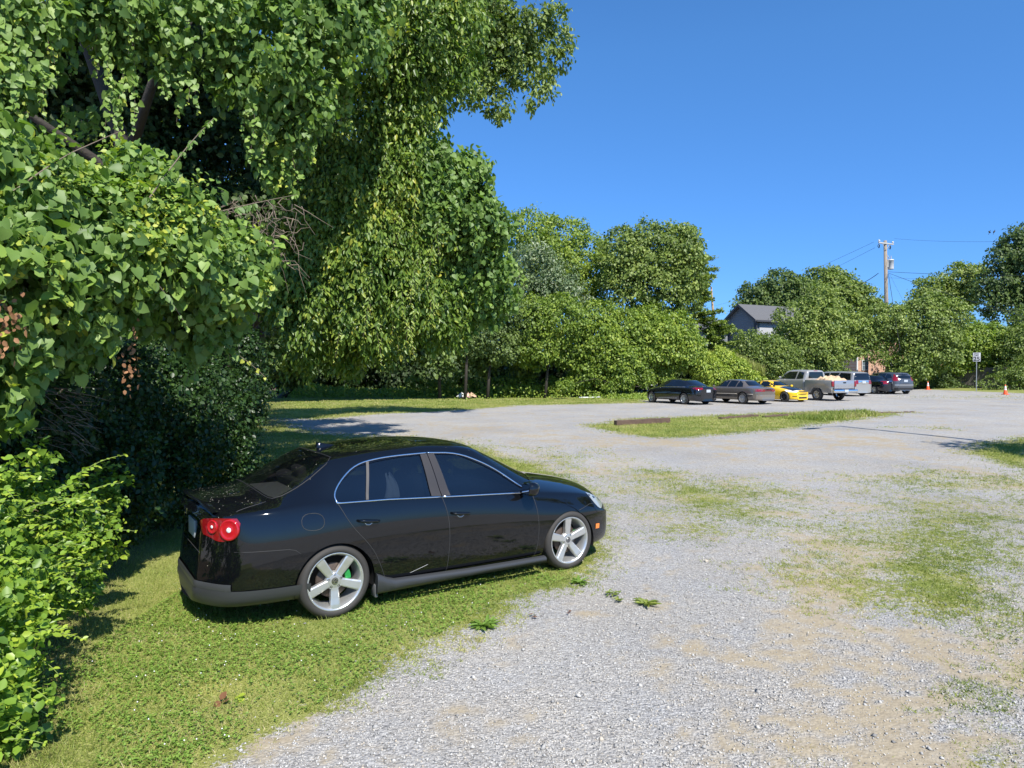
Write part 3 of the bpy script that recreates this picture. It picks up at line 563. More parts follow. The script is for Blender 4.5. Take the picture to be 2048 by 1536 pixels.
ftree('tall creeper covered mound in the centre of the hedge',1090,49,[(1060,640,49,50),(1120,640,49,55),(1080,690,49,45),(1140,690,50,45),(1040,690,49,35),(1190,650,51,50)],'fary',.18,1100,24,.45,name='hedge_shrub',vbase=.35)
ftree('creeper mound touching the ground right of the hedge centre',1210,50,[(1200,690,50,50),(1180,740,50,35),(1240,720,50,45),(1260,670,51,45),(1160,755,50,22),(1215,765,50,20)],'fary',.19,1000,24,.45,name='hedge_shrub')
ftree('rounded bright green creeper mound above the black parked sedan',1330,51,[(1320,680,51,50),(1370,700,51,38),(1290,700,51,45),(1300,650,52,40),(1350,660,52,38),(1392,715,51,16)],'fary',.19,950,24,.45,name='hedge_shrub',vbase=.45)
ftree('shady green undergrowth left of the black parked sedan',1270,50,[(1250,760,49,20),(1290,755,50,20),(1220,772,49,14),(1330,750,51,20),(1130,770,47,14)],'fary',.14,240,22,.35,name='undergrowth_shrub')
ftree('low weedy shrubs in the shade at the foot of the hedge, beside the litter heap',1000,51,[(830+45*i,771+4*(i%2),51,19+5*(i%3)) for i in range(9)],'fary',.15,520,22,.35,name='undergrowth_shrub',limbs=False,vbase=.25)
# shaded wall of growth in the recess under the canopy
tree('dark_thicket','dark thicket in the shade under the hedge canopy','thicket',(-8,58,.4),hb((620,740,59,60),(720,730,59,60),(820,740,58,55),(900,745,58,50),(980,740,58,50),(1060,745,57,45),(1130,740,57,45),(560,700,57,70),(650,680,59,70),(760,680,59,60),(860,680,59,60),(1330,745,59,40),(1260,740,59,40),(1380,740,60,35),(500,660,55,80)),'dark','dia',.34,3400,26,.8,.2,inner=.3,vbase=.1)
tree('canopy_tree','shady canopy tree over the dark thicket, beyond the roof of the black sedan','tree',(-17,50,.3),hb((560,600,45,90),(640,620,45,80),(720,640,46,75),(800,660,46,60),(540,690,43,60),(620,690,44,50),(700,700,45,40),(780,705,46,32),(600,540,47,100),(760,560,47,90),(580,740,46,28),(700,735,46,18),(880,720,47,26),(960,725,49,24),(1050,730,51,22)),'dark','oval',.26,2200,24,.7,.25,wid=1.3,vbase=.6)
# low weeds along the hedge foot
f=Fol(); n_=26000; px=rng.uniform(560,1300,n_); u=rng.random(n_); D=52.5+rng.normal(0,1.8,n_)-4*np.clip((px-1150)/150,0,1); x=(px-1024)/F*D; hh=rng.random(n_)**1.6*(.25+1.3*np.clip(fbm(px*.012,px*0,3)-.3,0,1)); P=np.stack([x,D,gz(x,D)+hh],1)
f.add('dia',P,rng.normal(0,1,(n_,3))+np.array([0,0,.4]),rng.normal(0,.5,(n_,3))+np.array([.2,-.5,.8]),rng.uniform(.08,.2,n_),np.clip(rng.normal(.5,.25,n_),0,1))
tag(f.build('hedge_foot_weeds',LM['fary']),'low leafy weeds along the foot of the far hedge','weeds',kind='stuff')
f=Fol(); n_=16000; px=rng.uniform(380,640,n_); D=rng.uniform(9,40,n_); x=-.42*D-rng.uniform(0,3.5,n_)*np.clip(D/16,.3,1.6)+1.0; k=rng.random(n_)<.9; P=np.stack([x,D,gz(x,D)+rng.random(n_)**2*.25],1)
f.add('oval',P,rng.normal(0,1,(n_,3)),rng.normal(0,.5,(n_,3))+np.array([0,0,1]),rng.uniform(.05,.1,n_),rng.random(n_)*.7); tag(f.build('shade_ground_cover',LM['ivy']),'low ivy and weeds in the shade left of the gravel','ground cover',kind='stuff')
# bank with creepers and tall grass
ftree('yellow green creeper bank behind the two dark parked sedans',1450,52,[(1410,735,51,26),(1440,725,52,28),(1470,740,52,26),(1500,755,52,16),(1430,750,51,26),(1520,762,53,10),(1395,720,52,20)],'fary',.17,900,24,.35,name='creeper_bank',vbase=.75,limbs=False)
x,y=rng.uniform(14.8,19.5,6000),rng.uniform(52.5,56,6000); f=Fol(); P=np.stack([x,y,np.interp(x,[14.8,17,19.5],[3.1,3.0,1.9])],1)
f.add('blade',P,rng.normal(0,.2,(6000,3))+np.array([0,0,1]),rng.normal(0,1,(6000,3)),rng.uniform(.5,1.,6000),np.clip(rng.normal(.55,.2,6000),0,1),wid=.05)
tag(f.build('bank_grass',LM['grass']),'tall pale grass on top of the creeper bank','grass',kind='stuff')
# wispy conifer with brown trunk
b=np.array([(1429-1024)/F*56,56,2.2]); e=empty('pine_tree',tuple(b),label='wispy needled tree with a bare brown trunk before the grey house',cat='tree',group=None)
f=Fol(); m=MB(); m.tube([(0,0,-1.5),(0,0,3),(-.3,0,7)],[.16,.14,.06],8)
for i in range(120):
    z=rng.uniform(1.0,9.5); L_=rng.uniform(.6,2.6)*(1.15-.07*z); a=rng.uniform(0,6.28); d=np.array([math.cos(a),math.sin(a)*.7,.12]); P0=np.array([-.05*z-.9*(z>4),0,z]); n_=170; t=rng.random(n_)
    if rng.random()<.5: m.tube([P0,P0+d*L_*.5+np.array([0,0,.1]),P0+d*L_],[.04,.025,.01],4,False)
    P=P0+d*L_*t[:,None]+rng.normal(0,.13,(n_,3))*np.array([1,1,.5]); f.add('lance',P,d[None]+rng.normal(0,.6,(n_,3)),rng.normal(0,.5,(n_,3))+np.array([0,0,1]),rng.uniform(.13,.26,n_),np.clip(rng.normal(.55,.2,n_),0,1),wid=1.8)
f.build('crown',LM['far'],e); m.build('trunk',M_('brown_bark',(.32,.22,.13),.9,var=.3),e)
GR='trees beyond the parked vehicles'
ftree('low dark bush at the foot of the bank, before the grey house',1500,57,[(1500,700,57,38),(1540,710,57,40),(1480,730,57,30),(1560,740,57,30),(1520,740,57,28)],'far',.18,800,22,.45,name='roadside_tree',group=GR)
ftree('broad green tree hiding the right part of the grey house',1610,60,[(1600,650,60,50),(1650,650,60,52),(1620,700,60,60),(1580,690,60,40),(1665,690,60,36),(1640,600,60,32),(1715,655,60,30),(1722,682,60,26),(1750,672,60,24),(1708,700,60,18),(1762,705,60,22)],'far',.2,1300,24,.5,name='roadside_tree',group=GR,vbase=.6)
ftree('green tree spreading over the brick building, below the utility pole',1800,60,[(1785,650,60,40),(1760,640,60,35),(1840,650,60,50),(1850,620,60,38),(1825,700,60,42),(1870,690,60,50),(1820,730,60,40),(1900,630,60,32),(1800,738,60,22)],'far',.2,1400,24,.5,name='roadside_tree',group=GR,vbase=.55)
ftree('yellow green tree over the board fence near the speed limit sign',1930,62,[(1920,690,62,45),(1960,690,62,45),(1940,665,62,28),(1980,675,62,30),(1900,720,62,30),(1960,725,62,30),(2010,700,61,30)],'fary',.2,1000,24,.45,name='roadside_tree',group=GR,vbase=.35)
ftree('dark green tree at the far right edge behind the right traffic cone',2060,60,[(2040,700,60,45),(2070,680,60,60),(2030,740,60,35),(2060,760,60,40),(2120,720,60,60)],'far',.2,900,24,.5,name='roadside_tree',group=GR,vbase=.4)
ftree('pale tall tree behind the grey house, dark and domed',1560,88,[(1510,590,88,32),(1560,580,88,36),(1600,590,88,35),(1480,610,88,16),(1540,610,88,35)],'dark',.34,520,22,.8,name='distant_tree',group=GR,vbase=.75)
ftree('tall lobed tree rising left of the utility pole',1660,92,[(1635,560,92,26),(1660,575,92,34),(1690,590,92,36),(1620,590,92,34),(1665,550,92,16),(1720,600,92,30),(1745,620,92,22),(1650,620,92,40),(1700,630,92,40)],'far',.34,800,22,.8,name='distant_tree',group=GR,vbase=.5)
ftree('airy light green tree right of the utility pole with gaps in its crown',1895,85,[(1850,580,85,24),(1880,570,85,24),(1915,555,85,28),(1945,545,85,18),(1895,600,85,26),(1930,590,85,26),(1838,600,85,16)],'far',.3,420,22,.7,name='distant_tree',group=GR,vbase=.6)
ftree('dark tall tree at the top right edge of the lot',2030,78,[(2030,500,78,34),(2010,520,78,34),(2050,490,78,40),(2000,570,78,36),(2040,560,78,50),(2070,530,78,70),(1985,600,78,30),(2030,620,78,50),(1965,575,78,20),(2100,600,78,60)],'dark',.3,1300,22,.65,name='distant_tree',group=GR,vbase=.6)
# trees outside the right edge that throw shade into the lot
tree('lot_edge_tree','tree standing just outside the right edge of the view','tree',(17.5,13,0),[(np.array([16.6,13.6,6.]),np.array([2.3,2,1.7])),(np.array([17.8,12,7.]),np.array([2.3,2,1.8])),(np.array([15.6,14.2,5.4]),np.array([1.2,1.3,1.]))],'far','dia',.2,330,20,.5,.2,group='trees at the right edge')
tree('lot_edge_tree','thin tree outside the right edge nearest the camera','tree',(13.2,6.3,0),[(np.array([12.3,6.9,5.4]),np.array([1.5,.9,.5])),(np.array([12.8,6.2,6.]),np.array([1.,.9,.8]))],'far','dia',.16,60,16,.35,.1,group='trees at the right edge')
# ---------------- vehicles ----------------
def glossy(name,col,rough=.08,metal=0,flake=0): return M_(name,col,rough,metal,coat=1,spec=.5)
TYRE=M_('tyre_rubber',(.035,.032,.028),.75,bump=.1,bscale=60); RIMM=M_('alloy',(.62,.62,.60),.32,metal=.75); RIMD=M_('dark_alloy',(.03,.03,.03),.4,metal=.4)
CHROME=M_('chrome',(.8,.82,.85),.12,metal=1); SATIN=M_('satin_trim',(.036,.038,.040),.40); MATTE=M_('matte_black',(.012,.012,.012),.6); GAP=M_('panel_gap',(.03,.03,.03),.7)
GLASS=M_('tinted_glass',(.006,.008,.010),.02,spec=.8); RED=M_('red_lens',(.22,.004,.008),.12,coat=1); AMBER=M_('amber_lens',(.85,.22,.02),.25,coat=1); WHT=M_('clear_lens',(.75,.77,.78),.12,coat=1); PLATE=M_('plate_white',(.42,.46,.5),.5); DISC=M_('brake_disc',(.075,.055,.042),.5,metal=.5); GREEN=M_('green_caliper',(.02,.24,.05),.4)
SEATM=M_('seat_cloth',(.035,.033,.032),.9)
def tglass(name,tint,mixf=.45):
    m=bpy.data.materials.new(name); m.use_nodes=True; n=m.node_tree; o=n.nodes['Material Output']; p=n.nodes['Principled BSDF']
    p.inputs['Base Color'].default_value=(.004,.005,.007,1); p.inputs['Roughness'].default_value=.015; p.inputs['Specular IOR Level'].default_value=.9; p.inputs['IOR'].default_value=1.75
    t=n.nodes.new('ShaderNodeBsdfTransparent'); t.inputs[0].default_value=(*tint,1); x=n.nodes.new('ShaderNodeMixShader'); x.inputs[0].default_value=mixf
    n.links.new(t.outputs[0],x.inputs[1]); n.links.new(p.outputs[0],x.inputs[2]); n.links.new(x.outputs[0],o.inputs[0]); return m
CGL=tglass('cabin_glass',(.34,.40,.44),.60)
def ev(o):
    dg=bpy.context.evaluated_depsgraph_get(); dg.update(); me=bpy.data.meshes.new_from_object(o.evaluated_get(dg)); return me
def bodymesh(xs,K,lv=2):
    """loft: K gives arrays over xs: bend,zb,wm,zm,wb,zbelt,zt,yr(rail half width) ; dx(x,z) end shape"""
    def g(k,x): return float(np.interp(x,K['x'],K[k]))
    rings=[]
    for x in xs:
        zb,wm,zm,wb,zl,zt,yr,bd=[g(k,x) for k in('zb','wm','zm','wb','zl','zt','yr','bend')]
        q=min(max((zt-zl-.10)/.33,0),1); q=q*q*(3-2*q)
        P=[(0,zb),(wm*.6,zb),(wm-.09,zb+.01),(wm-.025,zb+.10),(wm,zm),(wm*.35+wb*.65+.012,zl-.085),(wb,zl)]
        zr=zt-.075
        hood=[(wb*f,zt-(zt-zl)*f**2.4+.004) for f in(.955,.86,.68,.48,.25,0)]
        roof=[(wb-.028,zl+.022),(.5*(wb+yr)+.012,.5*(zl+zr)),(yr,zr),(yr-.075,zt-.028),(yr*.48,zt-.006),(0,zt)]
        P+=[(a[0]*(1-q)+b[0]*q,a[1]*(1-q)+b[1]*q) for a,b in zip(hood,roof)]
        R_=[]
        for y,z in P: R_.append((x+bd*(y/.88)**2+K['dx'](x,z),y,z))
        rings.append(R_)
    n=len(rings[0]); V=[];Fc=[]
    for r in rings:
        V+= [(a,-b,c) for a,b,c in r]+[(a,b,c) for a,b,c in r[1:-1][::-1]]
    m=2*n-2
    for i in range(len(rings)-1):
        for k in range(m): Fc.append((i*m+k,i*m+(k+1)%m,(i+1)*m+(k+1)%m,(i+1)*m+k))
    # end caps as quad strips between the two halves
    for base,rev in((0,True),((len(rings)-1)*m,False)):
        for k in range(0,n-1):
            a,b=base+k,base+k+1; c,d=base+(m-k-1)%m,base+(m-k)%m
            f=[a,b,c,d] if k not in(0,n-2) else ([a,b,c] if k==0 else [a,b,d])
            f=tuple(f); Fc.append(f if rev else f[::-1])
    me=bpy.data.meshes.new('b'); me.from_pydata(V,[],Fc); me.update(); o=bpy.data.objects.new('tmp',me); SC.collection.objects.link(o)
    md=o.modifiers.new('s','SUBSURF'); md.levels=lv; md.render_levels=lv; me2=ev(o); bpy.data.objects.remove(o)
    bm=bmesh.new(); bm.from_mesh(me2); bmesh.ops.recalc_face_normals(bm,faces=bm.faces); bm.to_mesh(me2); bm.free()
    return me2
def boolean(me,cutters,mode='DIFFERENCE'):
    o=bpy.data.objects.new('t',me); SC.collection.objects.link(o); cs=[]
    for c in cutters:
        m=bpy.data.meshes.new('c'); m.from_pydata(c.V,[],c.F); m.update(); bm=bmesh.new(); bm.from_mesh(m); bmesh.ops.recalc_face_normals(bm,faces=bm.faces); bm.to_mesh(m); bm.free()
        q=bpy.data.objects.new('c',m); SC.collection.objects.link(q); cs.append(q)
        md=o.modifiers.new('b','BOOLEAN'); md.object=q; md.operation=mode; md.solver='EXACT'
    r=ev(o); bpy.data.objects.remove(o)
    for q in cs: bpy.data.objects.remove(q)
    return r
def bvh_of(me): 
    bm=bmesh.new(); bm.from_mesh(me); t=BVHTree.FromBMesh(bm); bm.free(); return t
def smooth_me(me,ang=35):
    me.polygons.foreach_set('use_smooth',np.ones(len(me.polygons),bool)); me.update()
    try: me.set_sharp_from_angle(angle=R(ang))
    except Exception: pass
def side_map(s): return lambda u,v:(Vector((u,s*3,v)),Vector((0,-s,0)))
def top_map(u,v): return (Vector((u,v,4)),Vector((0,0,-1)))
def radial(x0): return lambda u,v:(Vector((x0+3*math.cos(u),3*math.sin(u),v)),Vector((-math.cos(u),-math.sin(u),0)))
def patch(mb,bvh,poly,mp,sp=.05,off=.004,smin=None):
    "a skin panel: the 2D outline filled with points and laid on the body"
    poly=dens(poly,sp,True); xs=[p[0] for p in poly]; ys_=[p[1] for p in poly]; pts=[Vector(p) for p in poly]; n=len(pts)
    x=min(xs)+sp*.5
    def inside(q):
        c=False;d=1e9
        for i in range(n):
            a,b=pts[i],pts[(i+1)%n]
            if (a.y>q.y)!=(b.y>q.y) and q.x<(b.x-a.x)*(q.y-a.y)/(b.y-a.y)+a.x: c=not c
            d=min(d,(a-q).length)
        return c and d>sp*.45
    while x<max(xs):
        y=min(ys_)+sp*.5
        while y<max(ys_):
            q=Vector((x,y))
            if inside(q): pts.append(q)
            y+=sp
        x+=sp
    r=delaunay_2d_cdt(pts,[],[list(range(n))],1,1e-6); V=[];ok=[]
    for p in r[0]:
        o,d=mp(p.x,p.y); h=bvh.ray_cast(o,d)
        if h[0] is None: V.append((0,0,0)); ok.append(False)
        else:
            nn=h[1] if h[1].dot(d)<0 else -h[1]; V.append(h[0]+nn*off); ok.append(True)
    Fc=[f for f in r[2] if all(ok[i] for i in f)]
    mb.add(V,Fc,True); return mb
def dens(poly,sp,closed=False):
    o=[]; n=len(poly)
    for i in range(n if closed else n-1):
        a,b=poly[i],poly[(i+1)%n]; l=math.hypot(b[0]-a[0],b[1]-a[1]); k=max(1,int(l/sp))
        for j in range(k): o.append((a[0]+(b[0]-a[0])*j/k,a[1]+(b[1]-a[1])*j/k))
    if not closed: o.append(poly[-1])
    return o
def line_on(mb,bvh,poly,mp,r=.004,sp=.04,off=0,closed=False,n=5):
    P=[]
    for u,v in dens(poly,sp,closed)+([poly[0]] if closed else []):
        o,d=mp(u,v); h=bvh.ray_cast(o,d)
        if h[0] is not None:
            nn=h[1] if h[1].dot(d)<0 else -h[1]; P.append(h[0]+nn*off)
    if len(P)>1: mb.tube(P,r,n)
    return mb
def arc(cx,cz,r,a0,a1,n=14): return [(cx+r*math.cos(R(a0+(a1-a0)*i/n)),cz+r*math.sin(R(a0+(a1-a0)*i/n))) for i in range(n+1)]
def smoothpoly(P,k=2,closed=True):
    for _ in range(k):
        o=[];n=len(P)
        for i in range(n if closed else n-1):
            a,b=P[i],P[(i+1)%n]; o+=[(.75*a[0]+.25*b[0],.75*a[1]+.25*b[1]),(.25*a[0]+.75*b[0],.25*a[1]+.75*b[1])]
        P=o if closed else [P[0]]+o+[P[-1]]
    return P
def rcyl(c,r,w,n=48):
    "cutter for a wheel arch"
    m=MB(); m.prism([(r*math.cos(2*math.pi*i/n),r*math.sin(2*math.pi*i/n)) for i in range(n)],-w/2,w/2,Matrix.Translation(c)@Matrix.Rotation(math.pi/2,4,'X')); return m
def outM(s): # local z points outwards (to side s), local x forward*, local y up
    return Matrix(((1,0,0,0),(0,0,s,0),(0,1,0,0),(0,0,0,1)))
def wheel(parent,c,s,r,rr,w,rot,style,full=False,steer=0):
    e=empty('wheel',c,rz=steer); e.parent=parent; e.location=c; M=outM(s)
    m=MB(); m.lathe([(rr-.02,-w/2),(rr+.01,-w/2),(r-.03,-w/2-.004),(r-.010,-w/2+.012),(r,-w/2+.035),(r,0),(r,w/2-.035),(r-.010,w/2-.012),(r-.03,w/2+.004),(rr+.012,w/2+.006),(rr-.004,w/2-.002),(rr-.02,w/2-.03)],64 if full else 28,M)
    if full:
        for k in range(4): m.lathe([(r+.0005,-w*.3+k*w*.2-.006),(r-.004,-w*.3+k*w*.2),(r+.0005,-w*.3+k*w*.2+.006)],48,M)
    m.build('tyre',TYRE,e)
    m=MB(); d=w/2-.004
    m.lathe([(rr,d-.012),(rr-.006,d),(rr-.018,d-.004),(rr-.026,d-.022),(rr-.04,d-.06),(rr-.045,-w/2+.03)],64 if full else 28,M)
    if style=='five':
        for k in range(5):
            a=R(rot+72*k); Mr=M@Matrix.Rotation(a,4,'Z')
            V=[];secs=[(.045,.031,-.030,.045),(.085,.034,-.028,.048),(.15,.038,-.020,.045),(.20,.041,-.012,.04),(rr-.012,.044,-.008,.03)]
            for q,hw,z,t in secs: V+=[Mr@Vector((q,-hw,d+z-t)),Mr@Vector((q,-hw,d+z-.006)),Mr@Vector((q,-hw*.72,d+z)),Mr@Vector((q,hw*.72,d+z)),Mr@Vector((q,hw,d+z-.006)),Mr@Vector((q,hw,d+z-t))]
            m.add(V,[(i*6+j,i*6+(j+1)%6,i*6+6+(j+1)%6,i*6+6+j) for i in range(4) for j in range(6)])
        m.lathe([(.0,d-.028),(.05,d-.028),(.072,d-.032),(.082,d-.07)],32,M)
        mat=RIMM
    else:
        ns={'ten':10,'cover':12,'six':6,'dark':5}[style]
        for k in range(ns):
            a=R(rot+360/ns*k); Mr=M@Matrix.Rotation(a,4,'Z'); hw={'ten':.016,'cover':.032,'six':.04,'dark':.03}[style]
            m.add([Mr@Vector(v) for v in((.04,-hw,d-.02),(.04,hw,d-.02),(rr-.015,hw*1.2,d-.008),(rr-.015,-hw*1.2,d-.008))],[(0,1,2,3)])
        m.lathe([(0,d-.015),(.06,d-.015),(.07,d-.025)],20,M); mat=RIMD if style=='dark' else RIMM
    m.build('rim',mat,e)
    m=MB(); m.lathe([(0,d-.085),(.145,d-.085),(.15,d-.09),(.15,d-.10)],36,M).build('brake_disc',DISC if full else MATTE,e)
    if full:
        m=MB(); P=[(.155*math.cos(R(a)),.155*math.sin(R(a))) for a in range(-2,37,6)]; Q=[(.105*math.cos(R(a)),.105*math.sin(R(a))) for a in range(34,-3,-6)]
        m.prism(P+Q,d-.095,d-.052,M).build('brake_caliper',GREEN,e,.006)
        m=MB()
        for k in range(5):
            a=R(rot+36+72*k); Mr=M@Matrix.Translation((.056*math.cos(a),.056*math.sin(a),d-.031)); m.lathe([(.0105,0),(.0105,.003),(.007,.004),(.007,-.004),(0,-.004)],12,Mr)
        m.build('wheel_bolts',MATTE,e)
        cpm=MB(); cpm.lathe([(0,d-.022),(.026,d-.022),(.030,d-.027)],28,M); cp=cpm.build('centre_cap',MATTE,e); emblem(.0255,M@Matrix.Translation((0,0,d-.0215))@Matrix.Rotation(R(rot+18),4,'Z'),cp)
    return e
def emblem(r,M,parent,name='badge'):
    "ring with a V above a W"
    m=MB(); m.lathe([(r*.86,0),(r*.86,r*.12),(r,r*.12),(r,0)],28,M,False)
    def st(a,b,w=.13):
        a=Vector(a)*r;b=Vector(b)*r; d=(b-a).normalized(); nrm=Vector((-d.y,d.x))*w*r/2
        m.prism([tuple(a-nrm),tuple(b-nrm),tuple(b+nrm),tuple(a+nrm)],0,r*.1,M)
    for sx in(-1,1):
        st((sx*.42,.78),(sx*.03,.10)); st((sx*.80,.36),(sx*.36,-.78)); st((sx*.36,-.78),(sx*.02,-.02))
    return m.build(name,CHROME,parent)
# ======== the black sedan ========
car=empty('black_sedan',(-1.992,6.53,0),.60,label='glossy black sedan with five spoke alloy wheels parked on the grass in front',cat='car')
BLACK=M_('black_paint',(.0035,.004,.005),.035,spec=.5); BLACK.node_tree.nodes['Principled BSDF'].inputs['IOR'].default_value=1.6
K=dict(x=[-1.105,-1.085,-1.05,-.98,-.85,-.62,-.30,0,.3,.8,1.1,1.45,1.62,2.0,2.40,2.55,2.9,3.15,3.30,3.42,3.47,3.49],
 zt=[.96,.98,1.035,1.055,1.058,1.072,1.235,1.362,1.408,1.437,1.436,1.405,1.365,1.195,.995,.945,.890,.835,.785,.70,.60,.57],
 zl=[.885,.90,.925,.94,.955,.972,.985,.98,.975,.955,.94,.918,.905,.875,.85,.835,.795,.755,.715,.63,.54,.51],
 wb=[.42,.56,.66,.715,.755,.788,.805,.815,.82,.825,.825,.825,.825,.825,.81,.80,.785,.755,.72,.66,.60,.42],
 wm=[.44,.60,.725,.79,.84,.87,.885,.888,.888,.888,.888,.888,.888,.888,.888,.888,.878,.85,.81,.75,.68,.48],
 zm=[.58]*22, zb=[.20,.185,.18,.18,.18,.18,.175,.175,.17,.165,.165,.16,.16,.155,.155,.155,.155,.16,.165,.17,.18,.20],
 yr=[.40,.55,.55,.55,.56,.57,.575,.585,.595,.605,.605,.60,.595,.59,.58,.58,.58,.58,.58,.58,.58,.40],
 bend=[.28,.28,.27,.25,.22,.18,.13,.08,.04,0,-.02,-.08,-.12,-.2,-.28,-.3,-.30,-.30,-.30,-.30,-.30,-.30])
def dxj(x,z):
    a=min(max((-.80-x)/.2,0),1); b=min(max((x-3.15)/.2,0),1)
    return a*float(np.interp(z,[.2,.3,.5,.56,.66,.9,.97,1.04],[.03,.0,0,.02,.065,.05,.03,.0]))-b*float(np.interp(z,[.15,.28,.5,.6,.7],[.05,0,0,.03,.06]))
K['dx']=dxj
full=bodymesh([-1.105,-1.088,-1.055,-1.0,-.90,-.72,-.63,-.58,-.35,-.12,0,.07,.35,.8,1.15,1.42,1.56,1.64,1.9,2.2,2.36,2.43,2.5,2.75,3.0,3.2,3.34,3.43,3.47,3.49],K,3)
bv=bvh_of(full)
cav=bodymesh([-.40,-.36,-.1,.05,.3,.8,1.2,1.5,1.7,2.0,2.15,2.2],dict(K,zt=[z-.05 for z in K['zt']],wb=[w-.06 for w in K['wb']],wm=[w-.07 for w in K['wm']],yr=[w-.05 for w in K['yr']],zb=[.45]*22,dx=lambda x,z:0,bend=[0]*22),2)
class _C: pass
def cut_from(me):
    c=_C(); c.V=[tuple(v.co) for v in me.vertices]; c.F=[tuple(p.vertices) for p in me.polygons]; return c
WR=[(.03,.982),(.022,1.05),(.115,1.155),(.275,1.265),(.48,1.303),(.71,1.318),(.93,1.322),(.955,.948)]
WF=[(1.055,1.322),(1.32,1.302),(1.592,1.192),(1.793,1.085),(1.93,.985),(2.075,.885),(1.6,.908),(1.13,.935)]
def inset(P,d):
    c=(sum(p[0] for p in P)/len(P),sum(p[1] for p in P)/len(P)); o=[]
    for p in P:
        l=math.hypot(p[0]-c[0],p[1]-c[1]); o.append((p[0]+(c[0]-p[0])*d/l,p[1]+(c[1]-p[1])*d/l))
    return o
def side_prism(P):
    m=MB(); m.prism(P,-1.2,1.2,outM(1)); return m
RG=[(-.52,-.50),(-.57,-.30),(-.585,0),(-.57,.30),(-.52,.50),(-.30,.565),(.07,.50),(.0,.25),(-.015,0),(.0,-.25),(.07,-.50),(-.30,-.565)] # rear glass seen from above
RG=[(-.56,0),(-.548,.3),(-.505,.55),(-.45,.63),(-.2,.60),(.10,.535),(.055,.3),(.04,0)]; RG=RG+[(x,-y) for x,y in RG[-2:0:-1]]
WS=[(2.40,0),(2.36,.35),(2.26,.60),(2.17,.70),(1.85,.64),(1.56,.53),(1.62,.3),(1.635,0)]; WS=WS+[(x,-y) for x,y in WS[-2:0:-1]]
def top_prism(P,z0=.9,z1=1.7):
    m=MB(); m.prism(P,z0,z1); return m
AR=.352
body=boolean(full,[cut_from(cav),side_prism(inset(WR,.012)),side_prism(inset(WF,.012)),top_prism(inset(RG,.02),1.0),top_prism(inset(WS,.02),.93)])
body=boolean(body,[rcyl((0,sy*.80,.295),AR,.5) for sy in(-1,1)]+[rcyl((2.578,sy*.80,.275),AR,.5) for sy in(-1,1)])
smooth_me(body,30); bo=link('body',body,BLACK,car)
